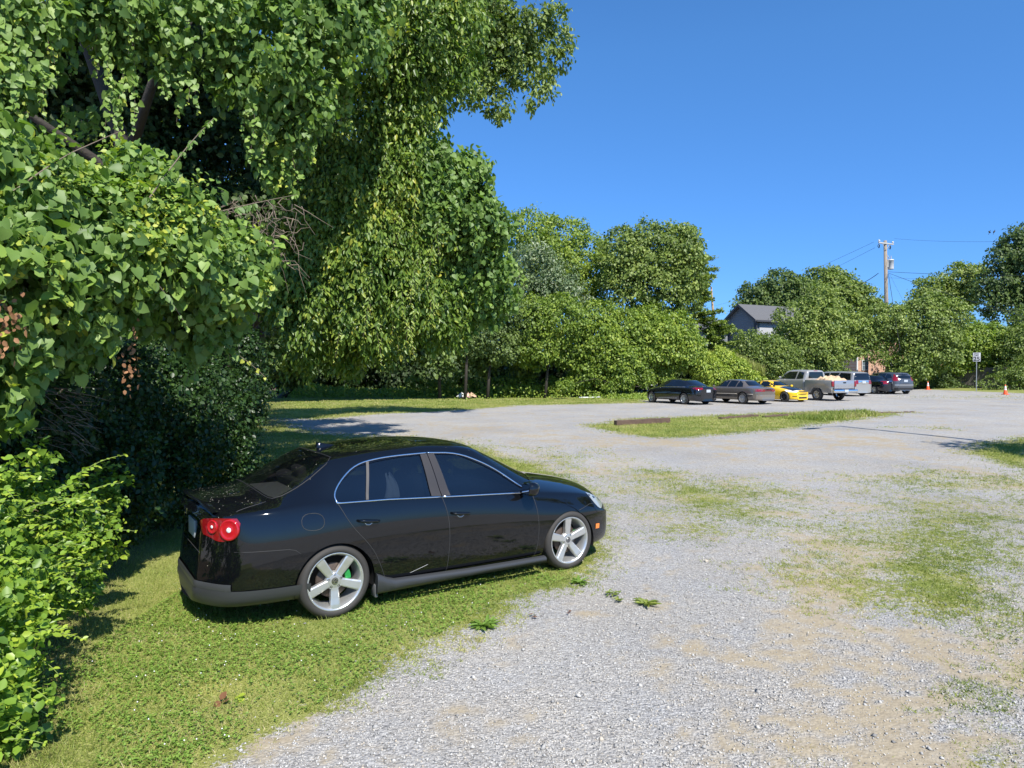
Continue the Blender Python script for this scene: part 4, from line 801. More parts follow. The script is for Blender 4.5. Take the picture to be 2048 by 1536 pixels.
for s in(-1,1):
    sm=side_map(s)
    fw_=patch(MB(),bv,WF,sm,.06,-.006).build('front_window',CGL,car)
    qd=lambda z:.30+(z-.98)*.30
    RW=[p for p in WR]; quarter=[(.03,.982),(.022,1.05),(.115,1.155),(.275,1.265),(.375,1.29),(.295,.980)]; rear_=[(.395,1.292),(.48,1.303),(.71,1.318),(.93,1.322),(.955,.948),(.315,.979)]
    patch(MB(),bv,rear_,sm,.06,-.006).build('rear_window',CGL,car); patch(MB(),bv,quarter,sm,.06,-.006).build('quarter_window',CGL,car)
    patch(MB(),bv,[(.372,1.29),(.398,1.292),(.318,.979),(.292,.980)],sm,.05,.002).build('window_divider',M_('divider_satin',(.06,.055,.05),.4),car)
    m=patch(MB(),bv,[(.918,1.322),(.990,1.322),(1.041,.940),(.938,.948)],sm,.05,.005); patch(m,bv,[(.998,1.322),(1.068,1.322),(1.14,.935),(1.049,.938)],sm,.05,.005); m.build('pillar_trim',M_('pillar_satin',(.030,.027,.026),.4),car)
    m=MB(); line_on(m,bv,[(2.10,.868),(1.6,.9),(1.05,.932)],sm,.0085,.05,.002); line_on(m,bv,[(1.04,.933),(.5,.964),(.03,.978)]+smoothpoly([(.03,.978),(.015,1.05),(.11,1.165),(.27,1.276),(.48,1.314),(.71,1.329),(.99,1.333)],2,False)[1:],sm,.0085,.04,.002)
    line_on(m,bv,smoothpoly([(1.0,1.333),(1.32,1.313),(1.60,1.202),(1.80,1.094),(1.94,.992),(2.10,.868)],2,False),sm,.0085,.04,.002); m.build('chrome_window_trim',CHROME,car)
    m=MB(); line_on(m,bv,smoothpoly([(.035,.975),(.14,.775),(.33,.565),(.421,.359),(.45,.275),(.50,.235)],2,False),sm,.0032,.04,0)
    line_on(m,bv,smoothpoly([(1.044,.935),(1.094,.756),(1.103,.541),(1.095,.40),(1.085,.22)],2,False),sm,.0032,.04,0); line_on(m,bv,smoothpoly([(2.106,.866),(2.137,.717),(2.153,.536),(2.145,.35),(2.125,.20)],2,False),sm,.0032,.04,0)
    line_on(m,bv,smoothpoly([(-.80,.66),(-.5,.655),(-.36,.648),(-.30,.60)],1,False),sm,.0028,.04,0); line_on(m,bv,[(.50,.235),(1.3,.205),(2.12,.195)],sm,.003,.06,0)
    line_on(m,bv,[(2.72,.62),(2.90,.66),(3.0,.655)],sm,.003,.04,0); line_on(m,bv,smoothpoly([(-.285,.925),(-.10,.915),(-.095,.775),(-.285,.785)],2),sm,.003,.03,0,True); m.build('panel_gaps',GAP,car)
    m=MB(); V=[]; X_=[.365,.40,.46,.54,.8,1.3,1.8,2.235]; ZT=[.315,.300,.268,.240,.228,.208,.198,.192]
    for x_,zt_ in zip(X_,ZT):
        for yy,zz in((.845,zt_+.012),(.880,zt_+.008),(.897,zt_-.004),(.902,zt_-.05),(.890,.165),(.868,.145),(.82,.142)): V.append((x_,s*yy,zz))
    m.add(V,[(i*7+j,i*7+j+1,i*7+8+j,i*7+7+j) for i in range(7) for j in range(6)],True); m.add([V[j] for j in range(7)],[tuple(range(7))]); m.add([V[49+j] for j in range(7)],[tuple(range(7))]); m.build('side_skirt',SATIN,car)
    for x0,z0 in((.195,.808),(1.125,.768)):
        b=s; h=bv.ray_cast(Vector((x0+.1,b*3,z0)),Vector((0,-b,0)))[0]; hd=MB(); P=[(x0+.0,b*(abs(h.y)+.004),z0+.01),(x0+.03,b*(abs(h.y)+.034),z0+.006),(x0+.10,b*(abs(h.y)+.038),z0),(x0+.17,b*(abs(h.y)+.034),z0-.01),(x0+.2,b*(abs(h.y)+.004),z0-.014)]
        hd.tube(P,[.011,.014,.015,.014,.010],10); q=hd.build('door_handle',BLACK,car)
        mm=MB(); line_on(mm,bv,[(x0+.06,z0-.012),(x0+.08,z0-.036),(x0+.11,z0-.04),(x0+.14,z0-.02)],sm,.004,.01,.001); mm.build('handle_recess_edge',CHROME,q)
    # mirror
    mm=MB(); c=Vector((1.985,s*.935,.935)); V=[];Fc=[]
    prof=[(-.045,.07,.055),(-.02,.095,.07),(.03,.10,.072),(.075,.075,.055),(.10,.03,.02)]
    for dx_,a,b2 in prof:
        for k in range(14):
            t=2*math.pi*k/14; V.append(c+Vector((dx_+.02*math.cos(t)*0,a*math.copysign(abs(math.cos(t))**.7,math.cos(t)),b2*math.copysign(abs(math.sin(t))**.7,math.sin(t)))))
    for i in range(4):
        for k in range(14): Fc.append((i*14+k,i*14+(k+1)%14,i*14+14+(k+1)%14,i*14+14+k))
    mm.add(V,Fc+[tuple(range(14)),tuple(range(56,70))[::-1]],True); mm.tube([(1.99,s*.80,.885),(1.99,s*.88,.90)],.025,8); mi=mm.build('side_mirror',BLACK,car)
    g2=MB(); g2.add([c+Vector((-.047,.06*a,.045*b2)) for a,b2 in((-1,-1),(1,-1),(1,1),(-1,1))],[(0,1,2,3)]); g2.build('mirror_glass',M_('mirror',(.7,.72,.75),.03,metal=1),mi)
    # head lamp, marker
    hl=smoothpoly([(2.90,.785),(3.0,.745),(3.22,.665),(3.20,.60),(3.10,.575),(3.02,.63)],2)
    q=patch(MB(),bv,hl,sm,.04,.004).build('headlight',M_('headlamp_glass',(.30,.32,.30),.06,coat=1),car)
    patch(MB(),bv,[(2.985,.435),(3.055,.43),(3.055,.375),(2.985,.38)],sm,.03,.006).build('side_marker',AMBER,car)
    # tail lamp wrapped round the corner
    x0=-.45; rd=radial(x0); A0=math.pi if s>0 else -math.pi
    def an(x,y): return math.atan2(s*abs(y),x-x0)
    ou=[(an(-.775,.83),.925),(an(-.90,.72),.925),(an(-.97,.60),.918),(an(-.99,.43),.900),(an(-1.0,.40),.85),(an(-.99,.44),.78),(an(-.97,.56),.765),(an(-.93,.66),.735),(an(-.88,.74),.742),(an(-.81,.82),.772)]
    ou=[(a+(2*math.pi if (s<0 and False) else 0),z) for a,z in ou]
    tl=patch(MB(),bv,smoothpoly(ou,1),rd,.045,.006).build('tail_light',RED,car)
    for (xx,yy,zz,rr_) in((-.86,.765,.835,.085),(-.955,.60,.85,.055)):
        a=an(xx,yy); h=bv.ray_cast(Vector((x0+3*math.cos(a),3*math.sin(a),zz)),Vector((-math.cos(a),-math.sin(a),0)))
        nn=h[1] if h[1].x<0 else -h[1]; Mt=Matrix.Translation(h[0]+nn*.006)@nn.to_track_quat('Z','Y').to_matrix().to_4x4()
        mq=MB(); mq.lathe([(rr_,-.01),(rr_,.010),(rr_*.93,.014),(rr_*.8,.010),(rr_*.5,.006),(rr_*.24,.012)],28,Mt); lo=mq.build('round_lens',M_('bright_red_reflector',(.40,.008,.014),.12,coat=1),tl)
        mq=MB(); mq.lathe([(rr_*.24,.012),(rr_*.2,.015),(0,.016)],20,Mt); mq.build('reversing_lens',WHT,tl)
    # wheels
    wheel(car,Vector((0,s*.755,.315)),s,.315,.255,.215,270,'five',True); wheel(car,Vector((2.578,s*.755,.315)),s,.315,.255,.215,92,'five',True,steer=0)
# wheel housings
for x_ in(0,2.578):
    for s in(-1,1):
        m=MB(); zc=.295 if x_==0 else .275; P=[(x_+(AR-.002)*math.cos(R(q)),zc+(AR-.002)*math.sin(R(q))) for q in range(-12,193,6)]; V=[]
        for px_,pz_ in P: V+=[(px_,s*.56,pz_),(px_,s*.84,pz_)]
        m.add(V,[(2*i,2*i+1,2*i+3,2*i+2) for i in range(len(P)-1)],True); m.add([(a_,s*.56,c_) for a_,c_ in P],[tuple(range(len(P)))]); m.build('wheel_housing',MATTE,car)
patch(MB(),bv,RG,top_map,.07,-.004).build('rear_windscreen',tglass('rear_glass',(.58,.60,.60),.42),car)
patch(MB(),bv,WS,top_map,.07,-.004).build('windscreen',CGL,car)
m=MB(); line_on(m,bv,smoothpoly(RG,1),top_map,.005,.06,0,True); m.build('rear_windscreen_seal',MATTE,car)
# trunk lid edge with lip, gaps
m=MB(); P=[]
for y in np.linspace(-.58,.58,25):
    x=-1.055+.27*(y/.88)**2; h=bv.ray_cast(Vector((x+.045,float(y),3)),Vector((0,0,-1)))
    if h[0] is None: continue
    P.append(h[0]+Vector((0,0,.004)))
V=[];Fc=[]
for p in P: V+=[p+Vector((.10,0,.001)),p+Vector((.0,0,.014)),p+Vector((-.035,0,.017)),p+Vector((-.040,0,.006)),p+Vector((-.01,0,-.02))]
m.add(V,[(i*5+j,i*5+5+j,i*5+6+j,i*5+1+j) for i in range(len(P)-1) for j in range(4)],True); m.build('trunk_lip',BLACK,car)
m=MB()
for s in(-1,1): line_on(m,bv,[(-.52,s*.62),(-.75,s*.66),(-.93,s*.69)],top_map,.003,.05,0)
line_on(m,bv,[(math.atan2(y,-.55)%(2*math.pi),.62) for y in np.linspace(.42,-.42,15)],radial(-.45),.003,.3,0)
m.build('trunk_gap',GAP,car)
# bumper valance round the rear
def band(mb,z0,z1,ys_,off,x0=-.30,nz=3):
    rows=[]
    for a in ys_:
        col=[]
        for j in range(nz+1):
            z=z0(a)+(z1(a)-z0(a))*j/nz; d=Vector((math.cos(a),math.sin(a),0)); h=bv.ray_cast(Vector((x0,0,z))+d*3,-d)
            if h[0] is None: h=(Vector((x0,0,z))+d*.6,-d)
            col.append(h[0]+d*off*(1 if 0<j<nz else .7))
        rows.append(col)
    V=[p for r_ in rows for p in r_]; mb.add(V,[(i*(nz+1)+j,i*(nz+1)+j+1,(i+1)*(nz+1)+j+1,(i+1)*(nz+1)+j) for i in range(len(rows)-1) for j in range(nz)],True)
A=np.linspace(math.pi-1.665,math.pi+1.665,49)
m=MB(); band(m,lambda a:.205,lambda a:.345,A,.014,nz=4); band(m,lambda a:.16,lambda a:.207,A,.004,nz=2); m.build('rear_valance',SATIN,car)
m=MB(); band(m,lambda a:.345,lambda a:.40,np.linspace(math.pi-.95,math.pi+.95,31),.016,nz=2); m.build('rear_bumper_strip',M_('bumper_strip',(.05,.052,.055),.35),car)
m=MB(); A2=np.linspace(-.62,.62,25); band(m,lambda a:.17,lambda a:.26,A2,.012,x0=2.6); m.build('front_lip',SATIN,car)
# badge, plate, antenna, towel on the hook, seats, wheel
h=bv.ray_cast(Vector((-3,0,.93)),Vector((1,0,0))); emblem(.055,Matrix.Translation((h[0].x-.004,0,.93))@Matrix(((0,0,-1,0),(-1,0,0,0),(0,1,0,0),(0,0,0,1))),car)
h=bv.ray_cast(Vector((-3,0,.76)),Vector((1,0,0))); m=MB(); m.box((h[0].x-.003,0,.76),(.010,.30,.15)); m.build('licence_plate',PLATE,car,.003)
h=bv.ray_cast(Vector((.20,0,3)),Vector((0,0,-1)))[0]; m=MB(); V=[]
for i,(dx_,w_,hh) in enumerate([(.12,.006,.004),(.06,.022,.022),(.0,.030,.034),(-.05,.028,.048),(-.085,.012,.050)]):
    V+=[(h.x+dx_,-w_,h.z-.006),(h.x+dx_,-w_*.45,h.z+hh*.8),(h.x+dx_,0,h.z+hh),(h.x+dx_,w_*.45,h.z+hh*.8),(h.x+dx_,w_,h.z-.006)]
m.add(V,[(i*5+j,i*5+j+1,i*5+6+j,i*5+5+j) for i in range(4) for j in range(4)]+[(20,21,22,23,24)],True); m.build('antenna',BLACK,car)
def seat(x,y,w,name='seat'):
    m=MB(); m.box((x,y,.55),(.5,w,.16)); m.box((x-.27,y,.84),(.13,w,.58),rot=Matrix.Rotation(R(-14),3,'Y')); m.box((x-.33,y,1.16),(.09,min(w,.26),.14),rot=Matrix.Rotation(R(-10),3,'Y')); return m.build(name,SEATM,car,.04,3)
m=MB(); m.box((-.24,0,.985),(.50,1.15,.03)); m.build('parcel_shelf',M_('shelf_grey',(.16,.16,.155),.9),car,.008)
seat(1.25,-.38,.5,'front_seat'); seat(1.25,.38,.5,'front_seat'); seat(.28,0,1.2,'rear_seat')
m=MB(); m.box((1.98,0,.78),(.34,1.36,.20)); m.build('dashboard',MATTE,car,.05,3)
m=MB(); m.lathe([(.17,-.012),(.185,0),(.17,.012),(.155,0),(.17,-.012)],28,Matrix.Translation((1.72,.38,.92))@Matrix.Rotation(R(-65),4,'Y')); m.box((1.74,.38,.92),(.02,.32,.05)); m.build('steering_wheel',MATTE,car)
m=MB(); V=[]
for i in range(9):
    for j in range(9):
        u=i/8;v_=j/8; V.append((.54+u*.22*(.25+.75*v_)+.02*math.sin(v_*5)-.02*v_,-.66-.012*math.sin(u*14+v_*2),1.17-v_*.34+.02*math.sin(u*9)))
m.add(V,[(i*9+j,i*9+j+1,i*9+10+j,i*9+9+j) for i in range(8) for j in range(8)],True); tw=m.build('hanging_shirt',M_('white_cloth',(.8,.8,.82),.9),None)
tw.location=car.location; tw.rotation_euler=car.rotation_euler; tag(tw,'white shirt hanging inside the rear side window of the black sedan','shirt')
m=MB(); line_on(m,bv,[(.70,.274),(.877,.327)],side_map(-1),.0014,.03,.0005); m.build('door_scratch',M_('scratch',(.5,.5,.5),.6),car)
# mud flap stub behind the rear wheel arch
m=MB(); m.box((.375,-.80,.165),(.03,.10,.12)); m.build('jacking_flap',M_('grey_flap',(.12,.12,.12),.6),car,.01)

m=MB()
for i in range(230):
    x=rng.uniform(-.98,-.62) if i<150 else rng.uniform(-.4,1.5); y=rng.uniform(-.62,.62); h=bv.ray_cast(Vector((x,y,3)),Vector((0,0,-1)))
    if h[0] is None: continue
    r_=rng.uniform(.0015,.0038); a=h[0]+h[1]*.0015; t=h[1].orthogonal().normalized()*r_; b_=h[1].cross(t); m.add([a+t,a+b_,a-t*1.5,a-b_],[(0,1,2,3)])
o=m.build('pollen_specks',M_('pollen',(.45,.42,.33),.9),car); o['kind']='stuff'
# ---------------- far vehicles ----------------
def rear_map(u,v): return (Vector((-6,u,v)),Vector((1,0,0)))
def front_map(u,v): return (Vector((9,u,v)),Vector((-1,0,0)))
def interp_keys(top,belt,Wd,wb,gnd,yr,r0,r1,n=26):
    x0,x1=top[0][0],top[-1][0]; xs=sorted(set([round(p[0],3) for p in top]+[x0+.04,x0+.12,x0+.22,x1-.05,x1-.14,x1-.28]+[round(v,3) for v in np.linspace(x0,x1,n)]))
    I=lambda L,x: float(np.interp(x,[p[0] for p in L],[p[1] for p in L]))
    def wd(x,f):
        a=min((x-x0)/(.02 if x0>0 else .30),1);b=min((x1-x)/.5,1); return Wd*f*(.60+.40*math.sqrt(max(0,1-(1-a)**2)))*(.58+.42*math.sqrt(max(0,1-(1-b)**2)))
    K=dict(x=xs,zt=[I(top,x) for x in xs],zl=[I(belt,x) for x in xs],wb=[wd(x,.93) for x in xs],wm=[wd(x,1.) for x in xs],zm=[.60]*len(xs),zb=[gnd]*len(xs),yr=[yr]*len(xs),bend=[float(np.interp(x,[x0,x0+.6,x0+1.6,x1-1.8,x1-.6,x1],[r0,r0*.6,0,0,-r1*.9,-r1])) for x in xs],dx=lambda x,z:0)
    return xs,K
def letters(txt,size,M,mat,parent,name='lettering'):
    c=bpy.data.curves.new('t','FONT'); c.body=txt; c.size=size; c.align_x='CENTER'; c.align_y='CENTER'; c.extrude=.002; c.offset=size*.02; o=bpy.data.objects.new('t',c); SC.collection.objects.link(o); me=ev(o); bpy.data.objects.remove(o); me.transform(M); return link(name,me,mat,parent)
def farcar(name,label,cat,top,belt,W2,wbase,paint,side,rearg,frontg,wr,style,h,anchor,apx,gnd=.22,yr=.56,r0=.12,r1=.3,group=None,lamps=(),plate=None,strips=(),low=None,rim=None,mirror=None):
    g=grd(*apx); hx,hy=math.cos(h),math.sin(h); ax,ay=anchor; loc=(g[0]-(ax*hx-ay*hy),g[1]-(ax*hy+ay*hx),g[2])
    # slope of the lot under the car
    e=empty(name,loc,h,label=label,cat=cat,group=group); zf=float(gz(loc[0]+wbase*hx,loc[1]+wbase*hy)); e.rotation_euler=(0,-math.atan2(zf-loc[2],wbase),h)
    xs,K=interp_keys(top,belt,W2,wbase,gnd,yr,r0,r1); me=bodymesh(xs,K,2); b=bvh_of(me)
    me=boolean(me,[rcyl((x_,s*(W2-.1),wr+.02),wr*1.17,.5,28) for x_ in(0,wbase) for s in(-1,1)]); smooth_me(me,30); link('body',me,paint,e)
    for s in(-1,1):
        for P in side: patch(MB(),b,P,side_map(s),.14,.006).build('side_window',GLASS,e)
        m=MB()
        for P in strips: line_on(m,b,P[1],side_map(s),P[0],.15,.003)
        if m.V: m.build('side_trim',P[2],e)
        if mirror: m=MB(); m.box((mirror[0],s*(W2+.07),mirror[1]),(.10,.16,.12)); m.build('side_mirror',paint,e,.03)
        for x_ in(0,wbase): wheel(e,Vector((x_,s*(W2-.115),wr)),s,wr,rim or wr*.68,.21,20,style)
    if rearg: patch(MB(),b,rearg,rear_map,.12,.006).build('rear_window',GLASS,e)
    if frontg: patch(MB(),b,frontg,front_map,.12,.006).build('windscreen',GLASS,e)
    for nm,P,mp,mt in lamps:
        if mp in('side','rearp','frontp'):
            for s in(-1,1):
                if mp=='side': patch(MB(),b,P,side_map(s),.08,.008).build(nm,mt,e)
                else: patch(MB(),b,[(s*u,v) for u,v in P],rear_map if mp=='rearp' else front_map,.08,.009).build(nm,mt,e)
        else: patch(MB(),b,P,mp,.1,.009).build(nm,mt,e)
    if plate:
        hh=b.ray_cast(*rear_map(0,plate))[0]; m=MB(); m.box((hh.x-.015,0,plate),(.012,.31,.155)); m.build('licence_plate',PLATE,e)
    return e,b
GV='vehicles parked in the far row'
def paint(n,c,r=.12,metal=.3): return M_(n,c,r,metal,coat=1)
H1=R(119)
# dark sedan, leftmost
farcar('parked_car','black sedan with dark multispoke wheels, leftmost of the far parked row','car',
 [(-1.08,.93),(-1.0,1.03),(-.62,1.10),(.25,1.40),(.9,1.475),(1.5,1.46),(1.9,1.38),(2.75,1.03),(3.3,.93),(3.6,.80),(3.76,.62)],[(-1.08,.86),(-.6,.99),(.5,.99),(2.6,.90),(3.3,.80),(3.76,.55)],.93,2.805,paint('ink_paint',(.010,.011,.015)),
 [[(-.10,1.03),(.0,1.13),(.45,1.33),(.95,1.40),(1.05,1.40),(1.12,1.02)],[(1.17,1.02),(1.13,1.40),(1.55,1.38),(2.0,1.24),(2.45,1.02)]],[(-.60,1.13),(-.47,1.36),(.47,1.36),(.60,1.13),(0,1.10)],[(-.6,1.05),(-.48,1.36),(.48,1.36),(.6,1.05)],.33,'ten',H1,(0,.8),(1370,809),group=GV,plate=.80,mirror=(2.25,1.03),
 lamps=[('tail_light',[(.40,.98),(.74,.96),(.80,.88),(.62,.86),(.42,.90)],'rearp',RED),('tail_light_side',[(-.98,.98),(-.72,.99),(-.66,.95),(-.92,.86)],'side',RED),('headlight',[(3.30,.80),(3.62,.72),(3.60,.64),(3.4,.66)],'side',WHT)],strips=[(.012,[(-.05,1.02),(1.1,1.0),(2.4,1.0)],CHROME),(.012,[(.55,.36),(2.3,.34)],CHROME)])
# brown grey sedan
farcar('parked_car','older brown grey sedan with full width red tail lamps, second in far row','car',
 [(-1.15,.90),(-1.05,.99),(-.45,1.03),(.22,1.36),(.8,1.42),(1.4,1.42),(1.7,1.36),(2.45,1.02),(3.2,.92),(3.65,.80),(3.78,.62)],[(-1.15,.84),(-.5,.95),(1.,.94),(2.5,.90),(3.2,.80),(3.78,.56)],.92,2.77,paint('taupe_paint',(.14,.12,.10),.2),
 [[(.05,.99),(.20,1.22),(.42,1.32),(.50,1.33),(.52,.98)],[(.58,.98),(.56,1.33),(1.12,1.35),(1.18,.98)],[(1.24,.98),(1.18,1.35),(1.5,1.33),(1.9,1.18),(2.25,.98)]],[(-.58,1.06),(-.46,1.31),(.46,1.31),(.58,1.06)],[(-.6,1.02),(-.48,1.31),(.48,1.31),(.6,1.02)],.33,'cover',R(120),(0,.8),(1487,808),group=GV,plate=None,mirror=(2.1,1.0),r0=.2,
 lamps=[('tail_light',[(.28,.87),(.76,.87),(.78,.74),(.28,.74)],'rearp',RED),('tail_light_bar',[(-.28,.86),(.28,.86),(.28,.76),(-.28,.76)],rear_map,M_('dark_red_bar',(.12,.02,.025),.2)),('tail_light_side',[(-1.05,.87),(-.82,.87),(-.86,.75),(-1.05,.74)],'side',RED),('bumper',[(-.8,.56),(.8,.56),(.8,.30),(-.8,.30)],rear_map,paint('bumper_taupe',(.21,.18,.15)))],strips=[(.022,[(-.75,.58),(-.36,.58)],M_('trim_silver',(.4,.36,.3),.3)),(.022,[(.40,.58),(2.35,.56)],M_('trim_silver',(.4,.36,.3),.3))])
# yellow coupe, nose out
yc,yb_=farcar('parked_car','small yellow coupe with black hood and dark wheels, its nose facing the lot','car',
 [(-.9,.80),(-.8,.97),(-.5,1.0),(.15,1.22),(.7,1.31),(1.15,1.31),(1.4,1.25),(2.05,.95),(2.8,.82),(3.2,.68),(3.35,.52)],[(-.9,.76),(-.5,.88),(.9,.86),(2.1,.82),(2.8,.72),(3.35,.48)],.86,2.57,paint('yellow_paint',(.80,.50,.012),.15,0),
 [[(-.15,.93),(.25,1.14),(.62,1.24),(.70,.91)],[(.76,.91),(.70,1.24),(1.12,1.24),(1.45,1.12),(1.82,.90)]],None,[(-.60,.97),(-.45,1.23),(.45,1.23),(.60,.97)],.295,'dark',R(-60),(2.57,-.75),(1570,804),gnd=.13,group=GV,r1=.34,mirror=(1.75,.95),yr=.52,
 lamps=[('headlight',[(.44,.70),(.78,.72),(.80,.60),(.46,.57)],'frontp',WHT),('headlight_side',[(3.05,.70),(3.18,.66),(3.15,.58),(3.0,.60)],'side',WHT),('air_intake',[(-.36,.30),(.36,.30),(.36,.20),(-.36,.20)],front_map,MATTE),('grille',[(-.30,.64),(.30,.64),(.28,.57),(-.28,.57)],front_map,MATTE),('side_intake',[(.50,.36),(.68,.36),(.68,.32),(.50,.32)],'frontp',MATTE)])
m=MB(); patch(m,yb_,[(2.10,-.62),(2.16,0),(2.10,.62),(2.7,.64),(2.98,.55),(3.18,0),(2.98,-.55),(2.7,-.64)],top_map,.12,.012); m.build('hood',M_('carbon_hood',(.012,.012,.014),.2,coat=1),yc)
# silver minivan
farcar('parked_van','silver minivan with a dark rear window and red lamps, right of the grey pickup','van',
 [(-1.02,.95),(-.98,1.30),(-.80,1.66),(-.4,1.73),(.6,1.76),(1.9,1.74),(2.3,1.66),(3.2,1.18),(3.75,.98),(3.98,.72)],[(-1.02,.85),(-.98,1.02),(-.6,1.05),(2.5,1.0),(3.3,.95),(3.98,.62)],.98,3.03,paint('silver_van_paint',(.33,.325,.31),.3,.3),
 [[(-.70,1.10),(-.55,1.58),(.35,1.62),(.55,1.08)],[(.64,1.08),(.46,1.62),(1.3,1.62),(1.36,1.06)],[(1.44,1.06),(1.40,1.62),(1.95,1.60),(2.3,1.42),(2.75,1.06)]],[(-.74,1.12),(-.62,1.60),(.62,1.60),(.74,1.12)],None,.34,'cover',R(108),(0,-.85),(1724,791),group=GV,plate=.98,yr=.68,r0=.1,
 lamps=[('tail_light',[(.46,1.10),(.84,1.10),(.86,.84),(.46,.84)],'rearp',RED),('tail_light_side',[(-.93,1.10),(-.80,1.10),(-.82,.86),(-.95,.86)],'side',RED),('hatch_panel',[(-.44,1.08),(.44,1.08),(.44,.86),(-.44,.86)],rear_map,CHROME)])
# small black sedan beyond the van
farcar('parked_car','small black sedan mostly hidden between the silver minivan and the grey crossover','car',
 [(-1.0,.90),(-.95,1.05),(-.5,1.10),(.2,1.38),(.8,1.43),(1.4,1.42),(1.8,1.34),(2.6,1.02),(3.2,.90),(3.5,.62)],[(-1.0,.84),(-.5,.98),(1.2,.96),(2.5,.90),(3.5,.56)],.87,2.7,paint('navy_paint',(.008,.010,.018)),
 [[(-.05,1.02),(.35,1.30),(.95,1.34),(1.0,1.0)],[(1.06,1.0),(1.0,1.34),(1.5,1.33),(2.2,1.0)]],[(-.56,1.12),(-.44,1.34),(.44,1.34),(.56,1.12)],None,.315,'ten',R(104),(0,.76),(1750,788),group=GV,plate=.86,
 lamps=[('tail_light',[(.44,.98),(.76,.98),(.76,.76),(.50,.76)],'rearp',RED),('bumper_trim',[(-.4,1.0),(.4,1.0),(.4,.97),(-.4,.97)],rear_map,CHROME)])
# grey crossover, rightmost
farcar('parked_suv','dark grey crossover with tall red tail lamps, rightmost of the far row','suv',
 [(-.95,.80),(-.92,1.12),(-.70,1.45),(-.5,1.60),(.2,1.65),(1.1,1.65),(1.7,1.57),(2.5,1.18),(3.1,1.05),(3.45,.90),(3.58,.62)],[(-.95,.75),(-.9,1.02),(-.3,1.12),(1.2,1.06),(2.6,1.0),(3.58,.58)],.91,2.62,paint('graphite_paint',(.085,.09,.098),.25,.3),
 [[(-.50,1.22),(-.22,1.46),(.18,1.50),(.22,1.14)],[(.30,1.14),(.26,1.52),(1.0,1.54),(1.08,1.10)],[(1.15,1.10),(1.08,1.54),(1.6,1.48),(2.2,1.10)]],[(-.60,1.16),(-.52,1.50),(.52,1.50),(.60,1.16)],None,.34,'six',R(100),(0,.80),(1774,788),group=GV,plate=1.0,yr=.62,gnd=.28,
 lamps=[('tail_light',[(.62,1.50),(.70,1.48),(.80,1.10),(.84,.98),(.62,.98),(.66,1.14)],'rearp',RED),('tail_light_side',[(-.80,1.20),(-.52,1.48),(-.46,1.46),(-.62,1.18),(-.70,1.0),(-.88,1.0)],'side',RED),('bumper_bar',[(-.78,.74),(.78,.74),(.78,.64),(-.78,.64)],rear_map,M_('silver_bar',(.3,.31,.33),.25,.5)),('lower_bumper',[(-.8,.5),(.8,.5),(.8,.34),(-.8,.34)],rear_map,MATTE)])
# grey pickup
gp=paint('grey_pickup_paint',(.36,.35,.325),.3,.25)
pt,pbv=farcar('pickup_truck','silver grey pickup truck with loaded open bed, between yellow coupe and silver minivan','truck',
 [(.98,1.20),(1.0,1.80),(1.1,1.90),(1.6,1.94),(2.4,1.93),(2.8,1.84),(3.5,1.36),(4.2,1.22),(4.6,1.10),(4.72,.80)],[(.98,1.12),(1.1,1.30),(3.4,1.24),(4.3,1.10),(4.72,.75)],1.0,3.70,gp,
 [[(1.2,1.34),(1.22,1.74),(1.66,1.80),(1.74,1.32)],[(1.84,1.32),(1.78,1.80),(2.5,1.78),(2.85,1.62),(3.2,1.32)]],[(-.64,1.38),(-.56,1.78),(.56,1.78),(.64,1.38)],None,.385,'six',R(112),(0,.82),(1637,801),gnd=.42,yr=.70,r0=.02,group=GV,rim=.23,mirror=(3.0,1.42),
 lamps=[('high_brake_light',[(-.15,1.86),(.15,1.86),(.15,1.83),(-.15,1.83)],rear_map,RED)])
bm_=MB()
for s in(-1,1):
    P=[(-1.18,.50),(-1.18,1.28),(.96,1.28),(.96,.50),(.50,.50)]+[(.47*math.cos(R(a)),.40+.47*math.sin(R(a))) for a in range(14,170,12)]+[(-.48,.50)]
    M=Matrix(((1,0,0,0),(0,0,s,0),(0,1,0,0),(0,0,0,1))); V=bm_; V.prism(P,.93,.995,M)
bm_.box((-.1,0,.82),(2.1,1.86,.05)); bm_.box((.93,0,1.05),(.06,1.86,.44)); bm_.build('cargo_bed',gp,pt,.012)
m=MB(); m.box((-1.19,0,1.02),(.07,1.62,.50)); tg=m.build('tailgate',paint('tailgate_paint',(.36,.37,.39),.25,.5),pt,.015); m=MB(); m.box((-1.235,.0,1.14),(.03,.22,.07)); m.build('tailgate_handle',MATTE,tg,.008)
for s in(-1,1):
    m=MB(); m.box((-1.18,s*.92,1.06),(.09,.16,.32)); m.build('tail_light',RED,pt,.015)
m=MB(); m.box((-1.28,0,.62),(.20,1.92,.20)); q=m.build('rear_bumper',CHROME,pt,.03); m=MB(); m.box((-1.39,0,.64),(.012,.31,.155)); m.build('licence_plate',PLATE,pt)
m=MB(); m.tube([(-1.2,0,.44),(-1.46,0,.44)],.035,8); m.lathe([(.028,0),(.02,.05),(.034,.08),(.02,.11),(0,.115)],12,Matrix.Translation((-1.44,0,.46))); m.build('tow_hitch',CHROME,pt)
